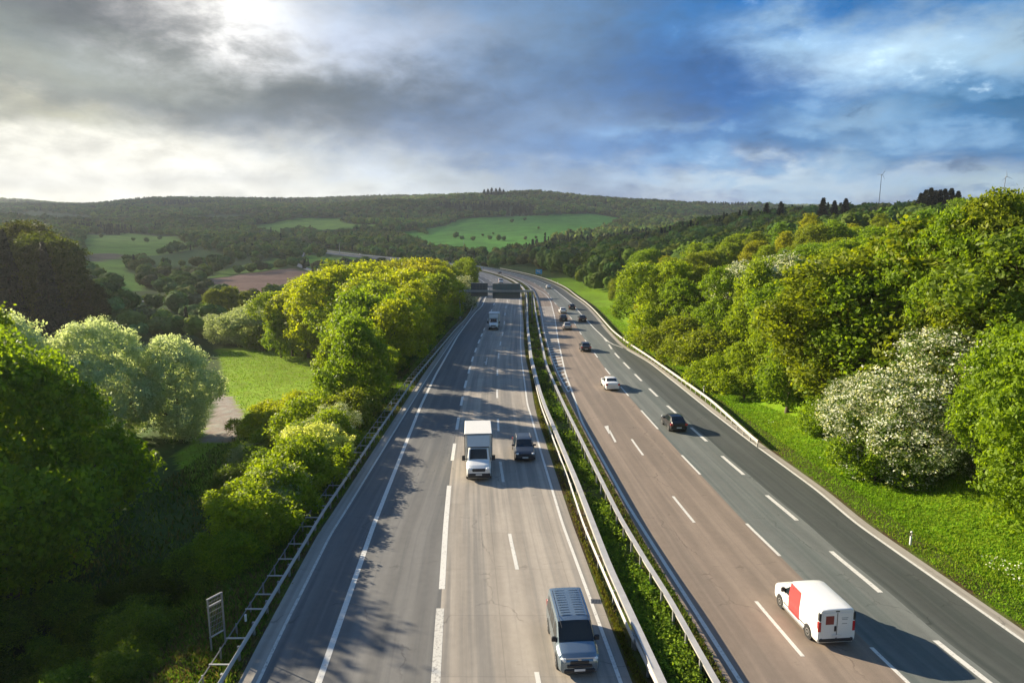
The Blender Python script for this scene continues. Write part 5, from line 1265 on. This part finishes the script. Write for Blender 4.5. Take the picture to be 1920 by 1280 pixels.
def sedan(label, paint, L=4.6, W=1.82, H=1.44, group=None):
    f = L / 2
    st = [(f, .76, .30, .54, .60, .66), (f - .07, .90, .22, .62, .72, .78), (f - .4, .97, .19, .72, .84, .84), (f - 1.3, 1, .18, .86, .97, .86), (f - 2.05, 1, .18, .90, H - .05, .74), (f - 2.6, 1, .18, .92, H, .73), (-f + 1.45, 1, .18, .94, H - .06, .71), (-f + .72, 1, .18, .96, 1.06, .82), (-f + .12, .95, .22, .92, 1.02, .82), (-f + .03, .92, .24, .75, .92, .80), (-f, .86, .3, .66, .8, .76)]
    win = [[(-f + 2.1, .96), (f - 1.55, .94), (f - 2.15, H - .14), (-f + 2.1, H - .13)], [(-f + 1.1, .99), (-f + 2.0, .97), (-f + 2.0, H - .13), (-f + 1.55, H - .15)]]
    return vehicle('car', st, L, W, H, paint, label, 'car', group, (f - .85, -f + .95), .32, win, (f - 2.0, f - 1.36), (-f + 1.40, -f + .78), dark_bump=False)
def van(label, paint, L=4.9, W=1.95, H=1.97, windows=True, cat='van'):
    f = L / 2
    st = [(f, .76, .32, .72, .80, .66), (f - .06, .89, .24, .84, .95, .78), (f - .28, .96, .20, .96, 1.08, .86), (f - .95, 1, .19, 1.05, 1.26, .88), (f - 1.72, 1, .19, 1.08, H - .10, .83), (f - 2.1, 1, .19, 1.08, H - .01, .86), (-f + .5, 1, .19, 1.08, H, .87), (-f + .05, .99, .22, 1.08, H - .02, .87), (-f, .97, .30, 1.0, H - .05, .86)]
    win = [[(f - 2.25, 1.12), (f - 1.10, 1.10), (f - 1.85, H - .28), (f - 2.25, H - .24)]]
    if windows: win += [[(f - 3.35, 1.12), (f - 2.40, 1.12), (f - 2.40, H - .24), (f - 3.35, H - .24)], [(-f + .30, 1.12), (f - 3.48, 1.12), (f - 3.48, H - .24), (-f + .34, H - .24)]]
    e, S = vehicle('van', st, L, W, H, paint, label, cat, None, (f - .92, -f + .92), .34, win, (f - 1.74, f - .92, -.97, .97), None, hl=(.74, .98), tl=(.80, 1.35), van=True, mirror_z=1.22, mirror_y=f - 1.30)
    return e, S
# the two vans in front
e_bv, S = van('blue grey passenger van with ribbed roof, driving towards the viewer in the foreground', 'p_blue')
f = 2.45
bd = bpy.data.objects
for i in range(11):
    y = .35 - i * .24
    for s in (-1, 1): part(e_bv, 'roof_rib', 'p_blue', lambda b: b.box((s * .36, y, 1.995), (.50, .035, .018), bev=.01), 40)
part(e_bv, 'chrome_strip', 'rim', lambda b: b.box((0, f + .03, 1.0), (1.35, .05, .05), bev=.01), 40)
part(e_bv, 'lower_grille', 'trim', lambda b: b.box((0, f + .035, .60), (1.15, .06, .14), bev=.02), 40)
for s in (-1, 1): part(e_bv, 'wiper', 'trim', lambda b: b.tube([(s * .15, f - .98, 1.29), (s * .62, f - 1.12, 1.40)], .012, 5))
e_wv, S = van('white delivery van with a red side band, driving away in the right foreground', 'p_white', windows=False)
for sg in (-1, 1): part(e_wv, 'red_band', 'p_red', lambda b: S.side(b, [(-.62, .42), (.55, .42), (.70, 1.84), (-.48, 1.84)], sg, off=.010, nz=8))
rear_y = -2.45
part(e_wv, 'door_sign', 'p_dred', lambda b: b.box((-.38, rear_y - .012, 1.42), (.42, .02, .44)))
part(e_wv, 'door_panel', 'p_white', lambda b: (b.box((-.38, rear_y + .0, 1.12), (.70, .03, 1.36), bev=.03), b.box((.38, rear_y + .0, 1.12), (.70, .03, 1.36), bev=.03)), 40)
part(e_wv, 'door_gap', 'trim', lambda b: b.box((0, rear_y - .004, 1.12), (.014, .03, 1.36)))
part(e_wv, 'handle', 'trim', lambda b: b.box((-.09, rear_y - .03, .98), (.10, .05, .28), bev=.02), 40)
part(e_wv, 'top_lamp', 'trim', lambda b: b.box((0, rear_y + .02, 1.86), (.20, .06, .05)))
for i, (zz, w_) in enumerate([(1.52, .34), (1.44, .28), (1.22, .26)]): part(e_wv, 'lettering', 'sback', lambda b: b.box((.38, rear_y - .018, zz), (w_, .006, .022)))
for s in (-1, 1): part(e_wv, 'side_lamp', 'trim', lambda b: b.box((s * .88, rear_y + .05, 1.58), (.12, .16, .40), bev=.02), 40)
for s in (-1, 1): part(e_wv, 'sill', 'rim', lambda b: b.box((s * .99, .0, .27), (.05, 2.3, .10), bev=.01), 40)
for s in (-1, 1):
    for yy in (1.02, -.86): part(e_wv, 'door_seam', 'sgrey', lambda b: S.side(b, [(yy - .008, .40), (yy + .008, .40), (yy + .008, 1.05), (yy - .008, 1.05)], s, off=.012, n=1))
    part(e_wv, 'side_rail', 'sgrey', lambda b: S.side(b, [(-1.35, 1.10), (-.65, 1.10), (-.65, 1.13), (-1.35, 1.13)], s, off=.014, n=2, nz=1))
    part(e_wv, 'rub_strip', 'trim', lambda b: S.side(b, [(-1.2, .50), (1.1, .50), (1.1, .56), (-1.2, .56)], s, off=.014, n=4, nz=1))
    part(e_wv, 'fuel_flap' if s < 0 else 'door_handle', 'sgrey', lambda b: S.side(b, [(.52, .98), (.70, .98), (.70, 1.03), (.52, 1.03)], s, off=.02, n=2, nz=1))
for s in (-1, 1):
    for yy in (1.30, .18, -.98): part(e_bv, 'door_seam', 'trim', lambda b: S.side(b, [(yy - .008, .40), (yy + .008, .40), (yy + .008, 1.08), (yy - .008, 1.08)], s, off=.010, n=1))
    part(e_bv, 'roof_gutter', 'trim', lambda b: b.box((s * .70, -.35, 1.975), (.02, 3.6, .015)))
part(e_bv, 'badge', 'rim', lambda b: b.box((0, f + .045, .93), (.14, .03, .08), bev=.01), 40)
# box truck
def box_truck(label, band=True):
    e = empty('box_truck', (0, 0, 0), 0, label, 'truck'); L = 6.6; f = L / 2; W = 2.02
    st = [(f, .76, .36, .80, .90, .68), (f - .06, .90, .28, .95, 1.08, .80), (f - .35, .97, .24, 1.08, 1.24, .86), (f - 1.0, 1, .22, 1.22, 1.44, .88), (f - 1.68, 1, .22, 1.25, 2.20, .80), (f - 2.0, 1, .22, 1.25, 2.30, .80), (f - 2.35, 1, .22, 1.25, 2.30, .80)]
    S = Shell(st, W); S.build('cab', M['p_white'], e, n=30)
    part(e, 'windscreen', 'glass', lambda b: S.top(b, f - 1.66, f - 1.06, -.86, .86), 60)
    for sg in (-1, 1):
        part(e, 'side_window', 'glass', lambda b: S.side(b, [(f - 2.2, 1.30), (f - 1.20, 1.28), (f - 1.8, 2.05), (f - 2.2, 2.06)], sg), 60)
        part(e, 'headlight', 'lampw', lambda b: b.box((sg * .72, f - .10, 1.0), (.34, .28, .28), rz=-sg * .4, bev=.05), 40)
        part(e, 'mirror', 'trim', lambda b: (b.box((sg * 1.24, f - 1.45, 1.52), (.24, .14, .42), bev=.03), b.box((sg * 1.07, f - 1.45, 1.42), (.24, .05, .05))), 40)
        wheel(e, sg * .90, f - 1.0, .36, .24, sg); wheel(e, sg * .92, -f + 1.4, .36, .30, sg)
        part(e, 'wheel_arch', 'trim', lambda b: b.lathe([(.42, -.05), (.42, .006), (.01, .006)] if sg > 0 else [(.01, -.006), (.42, -.006), (.42, .05)], (sg * 1.01, f - 1.0, .38), n=20))
        part(e, 'tail_light', 'lampr', lambda b: b.box((sg * .95, -f + .05, .80), (.3, .1, .14)))
    part(e, 'front_bumper', 'trim', lambda b: b.box((0, f - .10, .52), (1.86, .34, .42), bev=.09), 40)
    part(e, 'grille', 'trim', lambda b: b.box((0, f - .03, .95), (1.06, .10, .26), bev=.04), 40)
    part(e, 'number_plate', 'plate', lambda b: b.box((0, f + .085, .62), (.5, .015, .11)))
    for s in (-1, 1): part(e, 'wiper', 'trim', lambda b: b.tube([(s * .1, f - 1.04, 1.48), (s * .6, f - 1.18, 1.62)], .012, 5))
    part(e, 'fairing', 'fairgrey', lambda b: (b.add([(-.92, f - 1.75, 2.36), (.92, f - 1.75, 2.36), (.92, f - 2.30, 3.12), (-.92, f - 2.30, 3.12), (-.92, f - 2.42, 2.36), (.92, f - 2.42, 2.36), (-.92, f - 2.42, 3.12), (.92, f - 2.42, 3.12)], [(0, 1, 2, 3), (0, 3, 6, 4), (1, 5, 7, 2), (3, 2, 7, 6), (0, 4, 5, 1), (4, 6, 7, 5)])))
    part(e, 'fairing_gap', 'trim', lambda b: b.box((0, f - 1.80, 2.33), (1.70, .14, .06)))
    part(e, 'cargo_box', 'tarp', lambda b: b.box((0, (-f + f - 2.45) / 2, 2.05), (2.30, f - 2.45 + f, 2.42), bev=.05), 40)
    part(e, 'box_frame', 'trim', lambda b: (b.box((0, f - 2.47, 3.20), (2.24, .08, .06)), b.box((1.13, f - 2.47, 2.05), (.05, .08, 2.3)), b.box((-1.13, f - 2.47, 2.05), (.05, .08, 2.3))))
    part(e, 'chassis', 'trim', lambda b: b.box((0, -.8, .66), (1.2, 5.0, .24)))
    return e, L
def put(e, L_, px, py, ln, away, shift=0.0, dx=0.0):
    X, Y, Z = unproj(px, py); arr = (L[ln[0]] * .5 + L[ln[1]] * .5) if isinstance(ln, tuple) else L[ln]; sl_ = float(np.interp(Y, YG, np.gradient(arr, YG)))
    th = -math.atan(sl_); d = Vector((math.sin(-th), math.cos(th), 0)); c = Vector((X, Y, 0)) + d * (L_ / 2)
    e.location = (c.x + dx, c.y, float(zr(c.y)) + .004); e.rotation_euler = (math.atan(-.0228) * (1 if away else -1), 0, th + (0 if away else math.pi))
e_bv.scale = (.97, .92, .95)
put(e_bv, 4.6, 1087, 1271, 'F', False); e_wv.scale = (.97, .92, .98)
put(e_wv, 4.5, 1566, 1212, ('L', 'M'), True)
e, Lt = box_truck('white box truck with roof fairing, nearest truck on the left carriageway'); put(e, Lt, 898, 903, ('D', 'E'), False)
e2 = copy_tree(e); e2['label'] = 'white box truck farther away on the left carriageway, close to the gantry'; put(e2, Lt, 925, 619, ('D', 'E'), False)
e, S_ = hatch('dark blue estate car beside the box truck on the left carriageway', 'p_navy', 4.5, 1.84, 1.56, rack=True); put(e, 4.5, 985, 866, ('E', 'F'), False)
e_blk, _ = hatch('small black hatchback in the grey lane, nearest car on the right carriageway', 'p_black', 4.0, 1.75, 1.5); put(e_blk, 4.0, 1273, 811, ('M', 'N'), True)
e, _ = sedan('white saloon car on the brown lane behind the black hatchback', 'p_white'); put(e, 4.6, 1149, 733, 'M', True)
def dup(src, label, L_, px, py, ln, away, paint=None):
    c = copy_tree(src); c['label'] = label; c.name = src.name.split('.')[0]
    if paint:
        for ch in c.children:
            if ch.name.split('.')[0] in ('body', 'mirror'): ch.data = ch.data.copy(); ch.data.materials[0] = M[paint]
    put(c, L_, px, py, ln, away); return c
dup(e_blk, 'dark car next to the far end of the hatched area, alone in its lane', 4.0, 1099, 660, ('KH', 'M'), True, 'p_navy')
dup(e_blk, 'silver car, lowest of the bunch of five on the right carriageway', 4.0, 1064, 619, 'M', True, 'p_silver')
dup(e_blk, 'dark blue car directly behind the silver one in the bunch', 4.0, 1057, 603, 'M', True, 'p_navy')
dup(e_blk, 'dark brown car on the right side of the bunch of five', 4.0, 1093, 604, 'N', True, 'p_brown')
dup(e_blk, 'white car at the left rear of the bunch of five', 4.0, 1056, 588.5, 'M', True, 'p_white')
dup(e_blk, 'small black car, farthest of the bunch of five', 4.0, 1073, 581, 'N', True, 'p_black')
dup(e_blk, 'far white car on the curve below the blue sign', 4.0, 1029, 541.5, 'N', True, 'p_white')
dup(e_blk, 'far dark car at the top of the curve behind the gantry', 4.0, 938, 515, 'M', True, 'p_black')
dup(e_wv, 'white van seen just above the big gantry panel', 4.9, 939.5, 531.5, ('D', 'E'), False)
dup(e_wv, 'far white van half hidden by trees where the road leaves the view', 4.9, 903, 507, 'M', True)
dup(e_wv, 'tiny white van on the distant motorway bend, left one', 4.9, 607, 469, 'M', True)
dup(e_wv, 'tiny white van on the distant motorway bend, right one', 4.9, 676, 479, 'M', True)

# ------------------------------------------------------------------ unseen cloud sheet, added toward the sun to shade the far valley
def shade_cloud():
    m = bpy.data.materials.new('cloud'); m.use_nodes = True; t = m.node_tree; t.nodes.clear(); N = NT(t); o = N.n('ShaderNodeOutputMaterial')
    d = N.n('ShaderNodeBsdfDiffuse'); d.inputs[0].default_value = (.85, .86, .88, 1); tr = N.n('ShaderNodeBsdfTransparent')
    geo = N.n('ShaderNodeNewGeometry').outputs['Position']; n = N.noise(geo, .0011, 5, .55)
    mx = N.n('ShaderNodeMixShader', i_0=N.rng(n, .38, .62, .18, .78)); t.links.new(tr.outputs[0], mx.inputs[1]); t.links.new(d.outputs[0], mx.inputs[2]); t.links.new(mx.outputs[0], o.inputs[0])
    H = 3500.; sh = sdir.xy * (H / sdir.z); rng = np.random.default_rng(3)
    # outline on the ground (what lies in its shade), then shifted up along the sun's direction
    n_ = 72; rows = []
    xs = np.linspace(-2300, 2300, 90); ya = 238 + 26 * np.sin(xs / 190.) + 14 * np.sin(xs / 77. + 1) + np.where(xs < -60, -22, 0); yb = 3600 + 200 * np.sin(xs / 500.)
    top = []; bot = []
    for x, a, b_ in zip(xs, ya, yb):
        v = np.linspace(0, 1, 40); yy = a + (b_ - a) * v; thick = 130 * np.sqrt(np.clip(np.sin(v * math.pi), 0, 1)) * math.sqrt(max(0, 1 - (x / 2310) ** 2)); zn = 30 * np.sin(x / 160 + yy / 210) * np.sin(v * math.pi)
        bot.append([(x + sh.x, y + sh.y, H + q * .3 * 0) for y, q in zip(yy, zn)]); top.append([(x + sh.x, y + sh.y, H + t_ + abs(q) + .5) for y, q, t_ in zip(yy, zn, thick)])
    b = MB(); b.grid(bot); b.grid(top); ob = b.build('cloud', m); tag(ob, 'unseen cloud sheet high up toward the sun, added to shade the far valley', 'cloud', kind='structure')
shade_cloud()
# ------------------------------------------------------------------ haze
HAZE = 0.00010
if HAZE:
    b = MB(); b.box((0, 3300, 95), (12400, 7400, 290)); hz = b.build('haze', None or simple('haze_tmp', (1, 1, 1)))
    m = bpy.data.materials.new('haze_air'); m.use_nodes = True; t = m.node_tree; t.nodes.clear(); N = NT(t); o = N.n('ShaderNodeOutputMaterial')
    v = N.n('ShaderNodeVolumePrincipled'); v.inputs['Color'].default_value = (.88, .93, .95, 1); v.inputs['Density'].default_value = HAZE; v.inputs['Anisotropy'].default_value = .3
    t.links.new(v.outputs[0], o.inputs['Volume']); hz.data.materials[0] = m; tag(hz, 'thin pale haze filling the valley air', 'haze', kind='stuff')
